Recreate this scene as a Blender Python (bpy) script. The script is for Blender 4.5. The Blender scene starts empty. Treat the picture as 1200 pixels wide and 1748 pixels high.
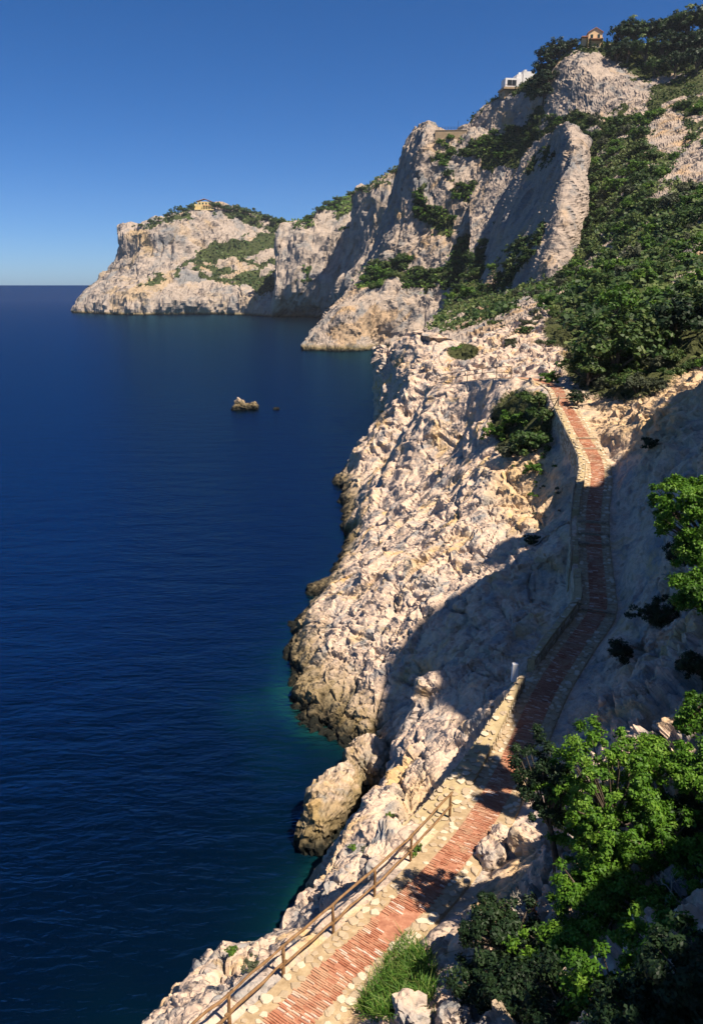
import bpy, bmesh, math, random
import numpy as np
from mathutils import Vector, Matrix

# ---------------------------------------------------------------- camera, sky, sun, exposure
SC = bpy.context.scene
COL = SC.collection
CAM_Z = 27.0                       # eye height above the sea
FPX, PITCH = 1360.0, math.radians(15.9)
cam_d = bpy.data.cameras.new('camera')
cam_d.sensor_fit = 'VERTICAL'
cam_d.sensor_height = 36.0
cam_d.lens = 36.0 * FPX / 1748.0
cam_d.clip_start = 0.1
cam_d.clip_end = 120000.0
cam = bpy.data.objects.new('camera', cam_d)
COL.objects.link(cam)
cam.location = (0, 0, CAM_Z)
cam.rotation_euler = (math.pi / 2 - PITCH, 0, 0)
SC.camera = cam

SUN_EL = math.radians(59.0)
SUN_H = np.array([0.80, -0.60]); SUN_H /= np.linalg.norm(SUN_H)      # horizontal direction towards the sun
SUN_V = np.array([SUN_H[0] * math.cos(SUN_EL), SUN_H[1] * math.cos(SUN_EL), math.sin(SUN_EL)])
world = bpy.data.worlds.new('World')
SC.world = world
world.use_nodes = True
wn = world.node_tree
wn.nodes.clear()
w_out = wn.nodes.new('ShaderNodeOutputWorld')
w_bg = wn.nodes.new('ShaderNodeBackground')
w_sky = wn.nodes.new('ShaderNodeTexSky')
w_sky.sky_type = 'NISHITA'
w_sky.sun_disc = False
w_sky.sun_elevation = SUN_EL
w_sky.sun_rotation = math.atan2(SUN_H[0], SUN_H[1])
w_sky.altitude = 30
w_sky.air_density = 0.55
w_sky.dust_density = 0.5
w_sky.ozone_density = 5.0
w_hsv = wn.nodes.new('ShaderNodeHueSaturation')
w_hsv.inputs['Saturation'].default_value = 1.26
w_mul = wn.nodes.new('ShaderNodeMix'); w_mul.data_type = 'RGBA'; w_mul.blend_type = 'MULTIPLY'
w_mul.inputs[0].default_value = 1.0; w_mul.inputs[7].default_value = (0.95, 1.02, 1.14, 1)     # deep polarised blue
w_bg.inputs['Strength'].default_value = 0.061
wn.links.new(w_sky.outputs[0], w_hsv.inputs['Color'])
wn.links.new(w_hsv.outputs[0], w_mul.inputs[6])
wn.links.new(w_mul.outputs[2], w_bg.inputs['Color'])
wn.links.new(w_bg.outputs[0], w_out.inputs['Surface'])

sun_d = bpy.data.lights.new('sun', 'SUN')
sun_d.energy = 5.0
sun_d.angle = math.radians(0.5)
sun_d.color = (1.0, 0.875, 0.72)
sun = bpy.data.objects.new('sun', sun_d)
COL.objects.link(sun)
sun.rotation_euler = Vector((-SUN_V[0], -SUN_V[1], -SUN_V[2])).to_track_quat('-Z', 'Y').to_euler()

SC.view_settings.view_transform = 'Standard'
SC.view_settings.look = 'None'
SC.view_settings.exposure = 0.82
SC.view_settings.gamma = 1.0
SC.view_settings.use_curve_mapping = False
SC.render.engine = 'CYCLES'
SC.cycles.use_denoising = True
SC.cycles.max_bounces = 6
SC.cycles.diffuse_bounces = 1
SC.cycles.glossy_bounces = 3
SC.cycles.transmission_bounces = 3
SC.cycles.transparent_max_bounces = 6

RNG = np.random.default_rng(11)
random.seed(11)

# ---------------------------------------------------------------- sight-line helpers (photo pixel -> point at a chosen distance)
CP, SP = math.cos(PITCH), math.sin(PITCH)
def ray(u, v):
    a = (u - 600.0) / FPX
    b = (874.0 - v) / FPX
    return np.array([a, CP + b * SP, b * CP - SP])
def PT(u, v, Y):
    d = ray(u, v)
    return d * (Y / d[1]) + np.array([0, 0, CAM_Z])
def FOOT(u, v, z=0.0):
    d = ray(u, v)
    t = (CAM_Z - z) / -d[2]
    return d * t + np.array([0, 0, CAM_Z])
def project(p):
    p = np.asarray(p, dtype=np.float64)
    x, y, z = p[..., 0], p[..., 1], p[..., 2] - CAM_Z
    dep = y * CP - z * SP
    up = y * SP + z * CP
    return 600 + FPX * x / dep, 874 - FPX * up / dep, dep

# ---------------------------------------------------------------- numpy noise
def _hash(ix, iy, iz, s):
    n = (ix.astype(np.uint32) * np.uint32(374761393) + iy.astype(np.uint32) * np.uint32(668265263)
         + iz.astype(np.uint32) * np.uint32(1442695041) + np.uint32((s * 2654435761) & 0xffffffff))
    n = (n ^ (n >> np.uint32(13))) * np.uint32(1274126177)
    n = (n ^ (n >> np.uint32(15))) * np.uint32(2246822519)
    return n ^ (n >> np.uint32(16))
_G = np.array([[1,1,0],[-1,1,0],[1,-1,0],[-1,-1,0],[1,0,1],[-1,0,1],[1,0,-1],[-1,0,-1],
               [0,1,1],[0,-1,1],[0,1,-1],[0,-1,-1],[1,1,0],[-1,1,0],[0,-1,1],[0,-1,-1]], dtype=np.float32)
def perlin(P, seed=0):
    shp = P.shape[:-1]
    P = P.reshape(-1, 3)
    out = np.empty(len(P), np.float32)
    for a in range(0, len(P), 200000):
        p = P[a:a + 200000]
        i = np.floor(p).astype(np.int32)
        f = (p - i).astype(np.float32)
        w = f * f * f * (f * (f * 6 - 15) + 10)
        acc = 0
        for dx in (0, 1):
            wx = w[:, 0] if dx else 1 - w[:, 0]
            for dy in (0, 1):
                wy = w[:, 1] if dy else 1 - w[:, 1]
                for dz in (0, 1):
                    wz = w[:, 2] if dz else 1 - w[:, 2]
                    g = _G[_hash(i[:, 0] + dx, i[:, 1] + dy, i[:, 2] + dz, seed) & np.uint32(15)]
                    acc = acc + wx * wy * wz * (g[:, 0] * (f[:, 0] - dx) + g[:, 1] * (f[:, 1] - dy) + g[:, 2] * (f[:, 2] - dz))
        out[a:a + 200000] = acc
    return out.reshape(shp)
def fbm(P, octv=4, seed=0, gain=0.5, ridged=False):
    s, a, tot = 0, 1.0, 0
    for k in range(octv):
        n = perlin(P * (2.03 ** k), seed + k)
        if ridged:
            n = 1 - 2.2 * np.abs(n)
        s = s + a * n
        tot += a
        a *= gain
    return s / tot
def facets(P, seed=0, tilt=1.0, step=0.5, soft=0.22):
    """blocky rock: every jittered cell is a tilted plane with its own offset; returns displacement and closeness to a joint"""
    shp = P.shape[:-1]
    P = P.reshape(-1, 3)
    out = np.empty(len(P), np.float32)
    crk = np.empty(len(P), np.float32)
    K = np.float32(1.0 / 1023.0)
    for a in range(0, len(P), 200000):
        p = P[a:a + 200000].astype(np.float32)
        i = np.floor(p - 0.5).astype(np.int32)
        best = np.full(len(p), 9.0, np.float32)
        sec = np.full(len(p), 9.0, np.float32)
        bv = np.zeros(len(p), np.float32)
        sv = np.zeros(len(p), np.float32)
        for dx in (0, 1):
            for dy in (0, 1):
                for dz in (0, 1):
                    c = i + np.array([dx, dy, dz], np.int32)
                    h = _hash(c[:, 0], c[:, 1], c[:, 2], seed)
                    j = np.stack([(h & np.uint32(1023)), ((h >> np.uint32(10)) & np.uint32(1023)), ((h >> np.uint32(20)) & np.uint32(1023))], 1).astype(np.float32) * K
                    d = p - (c + 0.5 + 0.8 * (j - 0.5))
                    r = (d * d).sum(1)
                    h2 = _hash(c[:, 0], c[:, 1], c[:, 2], seed + 77)
                    t = np.stack([(h2 & np.uint32(1023)), ((h2 >> np.uint32(10)) & np.uint32(1023)), ((h2 >> np.uint32(20)) & np.uint32(1023))], 1).astype(np.float32) * K - 0.5
                    val = 2 * tilt * (d * t).sum(1) + step * (j[:, 0] + j[:, 1] - 1)
                    m = r < best
                    sv = np.where(m, bv, np.where(r < sec, val, sv))
                    sec = np.where(m, best, np.minimum(sec, r))
                    bv = np.where(m, val, bv)
                    best = np.where(m, r, best)
        k = np.sqrt(sec) - np.sqrt(best)
        t = np.clip(k / soft, 0, 1); t = 0.5 + 0.5 * t * t * (3 - 2 * t)      # blocks meet in a narrow bevel, not a jump
        out[a:a + 200000] = bv * t + sv * (1 - t)
        crk[a:a + 200000] = k
    return out.reshape(shp), crk.reshape(shp)

# ---------------------------------------------------------------- object helpers
def tag(o, label=None, cat=None, group=None, kind=None):
    if label: o['label'] = label
    if cat: o['category'] = cat
    if group: o['group'] = group
    if kind: o['kind'] = kind
    return o
def link(name, me, mat=None, parent=None):
    o = bpy.data.objects.new(name, me)
    COL.objects.link(o)
    if mat is not None and me is not None and not me.materials:
        me.materials.append(mat)
    if parent is not None:
        o.parent = parent
    return o
def empty(name, loc=(0, 0, 0), rz=0.0):
    o = bpy.data.objects.new(name, None)
    o.empty_display_size = 0.2
    COL.objects.link(o)
    o.location = loc
    o.rotation_euler = (0, 0, rz)
    return o
def mesh_np(name, V, F, smooth=False, attrs=None):
    """V (n,3); F (m,4) or (m,3) int"""
    V = np.ascontiguousarray(V, dtype=np.float32); F = np.ascontiguousarray(F, dtype=np.int32)
    me = bpy.data.meshes.new(name)
    k = F.shape[1]
    me.vertices.add(len(V)); me.vertices.foreach_set('co', V.ravel())
    me.loops.add(F.size); me.loops.foreach_set('vertex_index', F.ravel())
    me.polygons.add(len(F))
    me.polygons.foreach_set('loop_start', np.arange(0, F.size, k, dtype=np.int32))
    me.polygons.foreach_set('loop_total', np.full(len(F), k, dtype=np.int32))
    me.polygons.foreach_set('use_smooth', np.full(len(F), bool(smooth)))
    for an, av in (attrs or {}).items():
        av = np.asarray(av, np.float32)
        at = me.attributes.new(an, 'FLOAT', 'POINT')
        at.data.foreach_set('value', av.ravel())
    me.update(calc_edges=True)
    me.validate()
    return me
def grid_faces(n, m):
    i = np.arange(n * m).reshape(n, m)
    return np.stack([i[:-1, :-1], i[1:, :-1], i[1:, 1:], i[:-1, 1:]], -1).reshape(-1, 4)

# ---------------------------------------------------------------- materials
def new_mat(name):
    m = bpy.data.materials.new(name)
    m.use_nodes = True
    nt = m.node_tree
    return m, nt, nt.nodes['Principled BSDF'], nt.nodes['Material Output']
class NB:
    def __init__(s, nt): s.nt = nt
    def n(s, t, **kw):
        nd = s.nt.nodes.new(t)
        for k, v in kw.items(): setattr(nd, k, v)
        return nd
    def l(s, a, b): s.nt.links.new(a, b)
    def val(s, sock, v):
        if hasattr(v, 'links') or hasattr(v, 'is_linked'): s.l(v, sock)
        else: sock.default_value = v
    def noise(s, vec, scale, detail=4, rough=0.55, dist=0.0):
        nd = s.n('ShaderNodeTexNoise'); nd.inputs['Scale'].default_value = scale
        nd.inputs['Detail'].default_value = detail; nd.inputs['Roughness'].default_value = rough
        nd.inputs['Distortion'].default_value = dist
        if vec is not None: s.l(vec, nd.inputs['Vector'])
        return nd.outputs['Fac']
    def voro(s, vec, scale, feature='F1', out='Distance', rnd=1.0):
        nd = s.n('ShaderNodeTexVoronoi', feature=feature); nd.inputs['Scale'].default_value = scale
        nd.inputs['Randomness'].default_value = rnd
        if vec is not None: s.l(vec, nd.inputs['Vector'])
        return nd.outputs[out]
    def ramp(s, fac, stops, interp='LINEAR'):
        nd = s.n('ShaderNodeValToRGB'); cr = nd.color_ramp; cr.interpolation = interp
        while len(cr.elements) < len(stops): cr.elements.new(0.5)
        for e, (p, c) in zip(cr.elements, stops):
            e.position = p; e.color = (c[0], c[1], c[2], 1) if not isinstance(c, (int, float)) else (c, c, c, 1)
        s.l(fac, nd.inputs[0]); return nd.outputs[0]
    def mix(s, f, a, b, mode='MIX'):
        nd = s.n('ShaderNodeMix', data_type='RGBA', blend_type=mode)
        s.val(nd.inputs[0], f)
        for sk, c in ((nd.inputs[6], a), (nd.inputs[7], b)):
            if isinstance(c, (tuple, list)): sk.default_value = (c[0], c[1], c[2], 1)
            else: s.l(c, sk)
        return nd.outputs[2]
    def math(s, op, a, b=0.0, clamp=False):
        nd = s.n('ShaderNodeMath', operation=op); nd.use_clamp = clamp
        s.val(nd.inputs[0], a); s.val(nd.inputs[1], b); return nd.outputs[0]
    def mapr(s, v, a, b, c=0.0, d=1.0):
        nd = s.n('ShaderNodeMapRange'); s.l(v, nd.inputs[0])
        for k, x in zip((1, 2, 3, 4), (a, b, c, d)): nd.inputs[k].default_value = x
        return nd.outputs[0]
    def attr(s, name):
        nd = s.n('ShaderNodeAttribute', attribute_name=name); return nd.outputs['Fac']
    def bump(s, h, strength, dist, prev=None):
        nd = s.n('ShaderNodeBump'); nd.inputs['Strength'].default_value = strength
        nd.inputs['Distance'].default_value = dist; s.l(h, nd.inputs['Height'])
        if prev is not None: s.l(prev, nd.inputs['Normal'])
        return nd.outputs[0]
    def pos(s, scale=(1, 1, 1)):
        g = s.n('ShaderNodeNewGeometry'); mp = s.n('ShaderNodeMapping')
        mp.inputs['Scale'].default_value = scale
        s.l(g.outputs['Position'], mp.inputs[0]); return mp.outputs[0], g

def rock_material(name, L, pale, mid, grey, ochre, soil, bump_d, zs=1.0):
    """weathered limestone; L = size in metres of the colour patches"""
    m, nt, bs, out = new_mat(name); b = NB(nt)
    p, g = b.pos()
    sep = b.n('ShaderNodeSeparateXYZ'); b.l(g.outputs['Position'], sep.inputs[0])
    n1 = b.noise(p, 1.0 / L, 5, 0.6, 0.6)
    n2 = b.noise(p, 3.7 / L, 5, 0.65)
    n3 = b.noise(p, 14.0 / L, 4, 0.7)
    c = b.ramp(n2, [(0.25, mid), (0.5, pale), (0.75, tuple(min(1, x * 1.12) for x in pale))])
    c = b.mix(b.mapr(n1, 0.50, 0.64), c, grey)
    n4 = b.noise(p, 0.45 / L, 4, 0.6, 1.0)
    och = b.math('MULTIPLY', b.mapr(n4, 0.54, 0.68), 0.75)
    c = b.mix(b.math('MAXIMUM', och, b.attr('ochre')), c, ochre)
    c = b.mix(b.mapr(n3, 0.62, 0.78), c, tuple(x * 0.45 for x in grey))
    # solution cracks between blocks; the shade inside them is darkened into the colour
    warp = b.n('ShaderNodeVectorMath', operation='ADD')
    nv = b.n('ShaderNodeTexNoise'); nv.inputs['Scale'].default_value = 3.0 / L; b.l(p, nv.inputs['Vector'])
    sc = b.n('ShaderNodeVectorMath', operation='SCALE'); sc.inputs['Scale'].default_value = L * 0.25
    b.l(nv.outputs['Color'], sc.inputs[0]); b.l(p, warp.inputs[0]); b.l(sc.outputs[0], warp.inputs[1])
    e = b.voro(warp.outputs[0], 3.1 / L, 'DISTANCE_TO_EDGE')
    c = b.mix(b.mapr(e, 0.0, 0.035, 0.28, 0.0), c, tuple(x * 0.28 for x in grey))
    # soil and low herbs on vegetated ground
    ns = b.noise(p, 6.0 / L, 5, 0.7)
    sfac = b.math('ADD', b.attr('veg'), b.math('MULTIPLY', b.math('SUBTRACT', ns, 0.5), 0.9))
    sc2 = b.ramp(b.noise(p, 9.0 / L, 4, 0.7), [(0.3, tuple(x * 0.45 for x in soil)), (0.55, soil), (0.75, tuple(x * 1.5 for x in soil))])
    c = b.mix(b.mapr(sfac, 0.42, 0.6), c, sc2)
    # tide band: ochre algae, then black at the water
    zz = b.math('ADD', sep.outputs[2], b.math('MULTIPLY', b.math('SUBTRACT', n2, 0.5), 2.2))
    c = b.mix(b.mapr(zz, 1.3, 3.0, 0.8, 0.0), c, (0.15, 0.115, 0.045))
    c = b.mix(b.mapr(zz, 0.35, 1.35, 1.0, 0.0), c, (0.012, 0.013, 0.010))
    b.l(c, bs.inputs['Base Color'])
    bs.inputs['Roughness'].default_value = 0.92
    bs.inputs['Specular IOR Level'].default_value = 0.15
    # chiselled relief: every joint block is a plane tilted its own way
    def blocks(scale, strength, prev, seedvec):
        mp = b.n('ShaderNodeMapping'); mp.inputs['Rotation'].default_value = seedvec; mp.inputs['Scale'].default_value = (1.0, 1.0, zs)
        b.l(warp.outputs[0], mp.inputs[0])
        v = b.n('ShaderNodeTexVoronoi', feature='F1'); v.inputs['Scale'].default_value = scale; b.l(mp.outputs[0], v.inputs['Vector'])
        d = b.n('ShaderNodeVectorMath', operation='SUBTRACT'); b.l(mp.outputs[0], d.inputs[0]); b.l(v.outputs['Position'], d.inputs[1])
        r = b.n('ShaderNodeVectorMath', operation='SUBTRACT'); b.l(v.outputs['Color'], r.inputs[0]); r.inputs[1].default_value = (0.5, 0.5, 0.5)
        dt = b.n('ShaderNodeVectorMath', operation='DOT_PRODUCT'); b.l(d.outputs[0], dt.inputs[0]); b.l(r.outputs[0], dt.inputs[1])
        return b.bump(dt.outputs['Value'], strength, 2.0, prev)
    nb = blocks(1.5 / L, 0.55, None, (0.3, 0.2, 0.5))
    nb = blocks(5.2 / L, 0.42, nb, (0.9, -0.3, 0.1))
    nb = blocks(13.0 / L, 0.20, nb, (-0.4, 0.6, 0.7))
    nb = b.bump(b.noise(p, 12.0 / L, 6, 0.75), 0.5, bump_d * 0.5, nb)
    b.l(nb, bs.inputs['Normal'])
    return m
PALE, MID, GREY, OCHRE, SOIL = (0.58, 0.44, 0.335), (0.45, 0.335, 0.25), (0.30, 0.285, 0.27), (0.56, 0.36, 0.14), (0.055, 0.062, 0.022)
M_ROCK = rock_material('limestone_near', 1.6, PALE, MID, GREY, OCHRE, SOIL, 0.10)
M_ROCKM = rock_material('limestone_mid', 9.0, (0.35, 0.285, 0.232), (0.265, 0.212, 0.172), (0.19, 0.188, 0.185), (0.40, 0.26, 0.13), (0.055, 0.066, 0.024), 0.6, 0.6)
M_ROCKF = rock_material('limestone_far', 22.0, (0.35, 0.29, 0.24), (0.27, 0.22, 0.18), (0.20, 0.198, 0.195), (0.40, 0.28, 0.14), (0.055, 0.070, 0.026), 1.6, 0.6)

# ---------------------------------------------------------------- path centre line
# pixel of the left and right brick edge and the distance, nearest first
PATH_PX = [(441, 524, 1748, 13.6), (524, 600, 1673, 15.0), (604, 672, 1604, 16.4), (685, 748, 1524, 18.1), (735, 800, 1466, 19.6),
           (786, 842, 1410, 21.4), (838, 890, 1322, 24.3), (878, 925, 1240, 27.2), (908, 950, 1180, 29.4), (930, 980, 1137, 31.2),
           (958, 1006, 1098, 33.2), (999, 1037, 1044, 36.2), (1001, 1036, 1000, 38.8), (998, 1032, 955, 41.3), (996, 1028, 910, 44.0),
           (998, 1028, 866, 46.8), (1006, 1033, 820, 50.4), (1004, 1028, 785, 53.4), (986, 1010, 750, 57.0), (967, 991, 715, 61.0), (950, 973, 685, 65.0),
           (936, 962, 662, 70.0), (900, 925, 647, 76.0), (850, 872, 644, 82.0), (790, 812, 650, 88.5), (735, 755, 658, 94.0)]
def _pc():
    c = []
    for l, r, v, Y in PATH_PX:
        c.append(PT((l + r) / 2, v, Y))
    c = np.array(c)
    d = c[0] - c[1]; d[2] = 0
    pre = [c[0] + d * k + np.array([-0.3 * k * k * 0.3, 0, 0.05]) for k in (4.5, 3, 1.5)]
    return np.vstack([pre, c])
def catmull(P, t):
    """P (n,...) control, t in [0,n-1]"""
    n = len(P); i = np.clip(np.floor(t).astype(int), 0, n - 2); f = t - i
    p0 = P[np.maximum(i - 1, 0)]; p1 = P[i]; p2 = P[i + 1]; p3 = P[np.minimum(i + 2, n - 1)]
    f = f.reshape((-1,) + (1,) * (P.ndim - 1))
    return 0.5 * (2 * p1 + (p2 - p0) * f + (2 * p0 - 5 * p1 + 4 * p2 - p3) * f ** 2 + (3 * p1 - p0 - 3 * p2 + p3) * f ** 3)
PATH_C = _pc()
_t = np.linspace(0, len(PATH_C) - 1, 2400)
_pd = catmull(PATH_C, _t)
for _ in range(60):
    _pd[1:-1] = 0.25 * _pd[:-2] + 0.5 * _pd[1:-1] + 0.25 * _pd[2:]
_s = np.concatenate([[0], np.cumsum(np.linalg.norm(np.diff(_pd[:, :2], axis=0), axis=1))])
PATH_LEN = _s[-1]
PATH_S = np.linspace(0, PATH_LEN, 1400)
PATH = np.stack([np.interp(PATH_S, _s, _pd[:, k]) for k in range(3)], 1)
_k = np.ones(61) / 61
_zz = np.convolve(np.pad(PATH[:, 2], 30, mode='edge'), _k, 'valid')
PATH[:, 2] = _zz
_tan = np.gradient(PATH[:, :2], axis=0); _tan /= np.linalg.norm(_tan, axis=1)[:, None]
PATH_T = _tan                                  # horizontal tangent, away from the camera
PATH_R = np.stack([_tan[:, 1], -_tan[:, 0]], 1)  # to the right, uphill
def path_s_at(v):
    """arc length where the path passes photo row v"""
    _, pv, _ = project(PATH)
    return float(PATH_S[np.argmin(np.abs(pv - v))])
STEP_S = [path_s_at(v) for v in (1045, 931, 912, 893, 768, 750)]
def stepped(s, z):
    for c in STEP_S:
        r = np.clip((s - c + 1.3) / 2.6, 0, 1)
        z = z + 0.17 * ((s > c) - r * r * (3 - 2 * r))
    return z
def path_pt(s, off=0.0, dz=0.0):
    s = np.clip(np.asarray(s, float), 0, PATH_LEN)
    x = np.interp(s, PATH_S, PATH[:, 0]) + off * np.interp(s, PATH_S, PATH_R[:, 0])
    y = np.interp(s, PATH_S, PATH[:, 1]) + off * np.interp(s, PATH_S, PATH_R[:, 1])
    z = stepped(s, np.interp(s, PATH_S, PATH[:, 2])) + dz
    return np.stack([x, y, z], -1)
def path_coords(x, y):
    """(arc length, signed offset to the right, base height) of the nearest path point"""
    x = np.asarray(x, float).ravel(); y = np.asarray(y, float).ravel()
    S = np.empty(len(x)); O = np.empty(len(x)); Z = np.empty(len(x))
    sub = PATH[::5]
    for a in range(0, len(x), 60000):
        d = (x[a:a + 60000, None] - sub[None, :, 0]) ** 2 + (y[a:a + 60000, None] - sub[None, :, 1]) ** 2
        k = np.argmin(d, 1) * 5
        k = np.clip(k, 0, len(PATH) - 1)
        dx = x[a:a + 60000] - PATH[k, 0]; dy = y[a:a + 60000] - PATH[k, 1]
        al = dx * PATH_T[k, 0] + dy * PATH_T[k, 1]
        S[a:a + 60000] = PATH_S[k] + al
        o = dx * PATH_R[k, 0] + dy * PATH_R[k, 1]
        O[a:a + 60000] = np.where(np.abs(al) > 1.0, np.sign(o) * np.hypot(al, o), o)
        Z[a:a + 60000] = PATH[k, 2]
    return S, O, Z
# ---------------------------------------------------------------- near slope: height field through surveyed points
CTRL = []
def C(u, v, Y): CTRL.append(PT(u, v, Y))
def CW(x, y, z): CTRL.append(np.array([x, y, z + CAM_Z], float))
for k in range(0, len(PATH), 32):
    for o in (-1.0, 1.0):
        q = PATH[k, :2] + PATH_R[k] * o
        CTRL.append(np.array([q[0], q[1], PATH[k, 2]]))
# main sea slope beyond the gully
for a in [(800, 1000, 46.5), (650, 1050, 50.5), (550, 1100, 52.5), (900, 1000, 42.5), (740, 930, 56), (620, 970, 63), (700, 1100, 46.3), (620, 1150, 46.5), (550, 1190, 46.6), (700, 1170, 43.2), (620, 1220, 43.4), (560, 1225, 44.6),
          (900, 900, 52), (850, 960, 47.5), (900, 850, 57), (750, 850, 70), (620, 850, 89), (660, 800, 98), (900, 740, 67), (820, 800, 66), (940, 800, 56),
          (800, 740, 82), (720, 740, 105), (660, 745, 132), (900, 690, 75), (800, 690, 90), (720, 690, 108), (690, 720, 122),
          (700, 650, 112), (720, 620, 122), (900, 610, 92), (830, 600, 108), (760, 600, 124), (860, 625, 90), (950, 610, 82), (790, 630, 100)]:
    C(*a)
# waterline, and the sea bed outside it
FT = [(640, 744), (612, 785), (575, 812), (578, 850), (574, 900), (578, 945), (535, 1010), (500, 1060), (484, 1110), (482, 1160), (488, 1215), (535, 1252), (590, 1285)]
for u, v in FT:
    f = FOOT(u, v); CTRL.append(f)
    CTRL.append(f + np.array([-4.0, -1.0, -5.5])); CTRL.append(f + np.array([-12.0, -3.0, -15.0]))
for u, v in [(600, 738), (622, 722), (600, 715), (570, 745), (540, 780)]:
    CTRL.append(FOOT(u, v) * np.array([1, 1, 0]) + np.array([0, 0, -9.0]))
# gully behind the first spur
for a in [(655, 1245, 41.6), (705, 1205, 41.0), (760, 1140, 41.0), (830, 1100, 40), (880, 1080, 38.8), (920, 1050, 38.5)]:
    C(*a)
CW(-1.6, 39.2, -29.5); CW(0.6, 38.0, -28.0); CW(-4, 36, -32); CW(2.6, 37.6, -25.5)
# first spur: crest, its inner slabs, and the drop behind it
SPUR = [(735, 1182, 37), (705, 1250, 34.6), (690, 1290, 33), (640, 1345, 31), (620, 1370, 30), (588, 1432, 27.6), (540, 1510, 25), (495, 1560, 23), (440, 1590, 22.2), (380, 1602, 21.5), (300, 1680, 19.6), (228, 1748, 18.4)]
for a in SPUR:
    C(*a)
    q = PT(*a)
    for dd, zz in ((1.0, -1.6), (2.6, -5.2), (6.0, -11.0)):
        if a[1] > 1200 or dd < 2:
            CTRL.append(q + np.array([-0.84 * dd, 0.54 * dd, zz]))
for a in [(640, 1470, 23.6), (700, 1400, 26), (800, 1230, 31.6), (760, 1320, 28.5), (580, 1540, 21.5), (480, 1640, 19), (380, 1690, 17.8), (300, 1748, 17.2), (820, 1190, 34), (560, 1490, 24.2)]:
    C(*a)
CW(-9, 13, -21.5); CW(-12, 8, -21.5); CW(-14, 15, -30); CW(-18, 9, -32); CW(-16, 2, -20); CW(-8, 0, -14.5)
# uphill side of the path
UP = [(700, 1748, 12.6), (900, 1748, 10.6), (1050, 1748, 9.8), (1200, 1748, 9.0), (750, 1600, 16.0), (900, 1600, 14.6), (900, 1450, 18.9), (1050, 1500, 15.6), (1200, 1500, 13.6),
      (1000, 1250, 24), (1100, 1250, 21.5), (1200, 1250, 19), (1050, 1080, 32), (1120, 1080, 29), (1200, 1080, 25.5), (1080, 950, 38), (1140, 950, 34.5), (1200, 950, 30.5),
      (1060, 820, 48), (1130, 820, 42.5), (1200, 820, 37.5), (1050, 730, 56), (1120, 720, 52), (1200, 720, 46), (1040, 680, 64), (1120, 650, 62), (1200, 650, 55), (1010, 640, 72), (1080, 600, 76), (1200, 600, 66)]
for a in UP:
    C(*a)
    if a[0] == 1200:
        q = PT(*a)
        CTRL.append(q + np.array([4.5, -1.5, 4.5])); CTRL.append(q + np.array([10, -4, 11.0])); CTRL.append(q + np.array([18, -7, 16.0]))
CW(0, 0, -10.0); CW(5, 0, -6.5); CW(10, 0, -3.0); CW(18, 0, 2)
# far rim, shared with the hillside behind
HILL0 = [(700, 640, 118), (760, 612, 122), (820, 596, 112), (880, 590, 104), (940, 590, 94), (1000, 596, 84), (1060, 590, 78), (1130, 580, 74), (1200, 575, 68), (1330, 590, 58)]
HILL1 = [(720, 585, 165), (780, 566, 160), (830, 560, 150), (880, 545, 142), (940, 530, 132), (1000, 520, 116), (1060, 520, 105), (1130, 520, 95), (1200, 530, 85), (1330, 540, 75)]
for a in HILL0 + HILL1:
    C(*a)
CTRL = np.array(CTRL)
# merge near duplicates
_keep = []
for i, c in enumerate(CTRL):
    if all(np.hypot(*(c[:2] - CTRL[j][:2])) > 0.35 for j in _keep): _keep.append(i)
CTRL = CTRL[_keep]
def _phi(r2): return np.sqrt(r2 + 1.2 ** 2)
_A = _phi(((CTRL[:, None, :2] - CTRL[None, :, :2]) ** 2).sum(-1))
_n = len(CTRL)
_M = np.zeros((_n + 3, _n + 3)); _M[:_n, :_n] = _A - 0.02 * np.eye(_n)
_M[:_n, _n] = 1; _M[:_n, _n + 1:] = CTRL[:, :2]; _M[_n:, :_n] = _M[:_n, _n:].T
_W = np.linalg.solve(_M, np.concatenate([CTRL[:, 2], [0, 0, 0]]))
def near_z(x, y):
    shp = np.shape(x); x = np.ravel(x); y = np.ravel(y)
    out = np.empty(len(x))
    for a in range(0, len(x), 40000):
        xx, yy = x[a:a + 40000], y[a:a + 40000]
        r2 = (xx[:, None] - CTRL[None, :, 0]) ** 2 + (yy[:, None] - CTRL[None, :, 1]) ** 2
        out[a:a + 40000] = _phi(r2) @ _W[:_n] + _W[_n] + _W[_n + 1] * xx + _W[_n + 2] * yy
    return out.reshape(shp)
def smooth01(x): 
    x = np.clip(x, 0, 1); return x * x * (3 - 2 * x)

def ell(pu, pv, u, v, ru, rv, soft=0.35):
    return 1 - smooth01((np.sqrt(((pu - u) / ru) ** 2 + ((pv - v) / rv) ** 2) - 1 + soft) / (2 * soft))
# parapet / retaining walls beside the path: (start s, end s, offset of the outer face, drop outside)
def build_near(nth, nr):
    th = np.radians(np.linspace(-33, 34, nth))
    R = np.broadcast_to(np.geomspace(8.0, 165.0, nr), (nth, nr))
    X = np.sin(th)[:, None] * R; Y = np.cos(th)[:, None] * R
    Z = near_z(X, Y)
    S, O, PZ = (q.reshape(X.shape) for q in path_coords(X, Y))
    return X, Y, Z, S, O, PZ
def normals_of(P):
    du = np.gradient(P, axis=0); dv = np.gradient(P, axis=1)
    n = np.cross(du, dv); n /= np.linalg.norm(n, axis=-1, keepdims=True) + 1e-9
    return n
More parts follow.
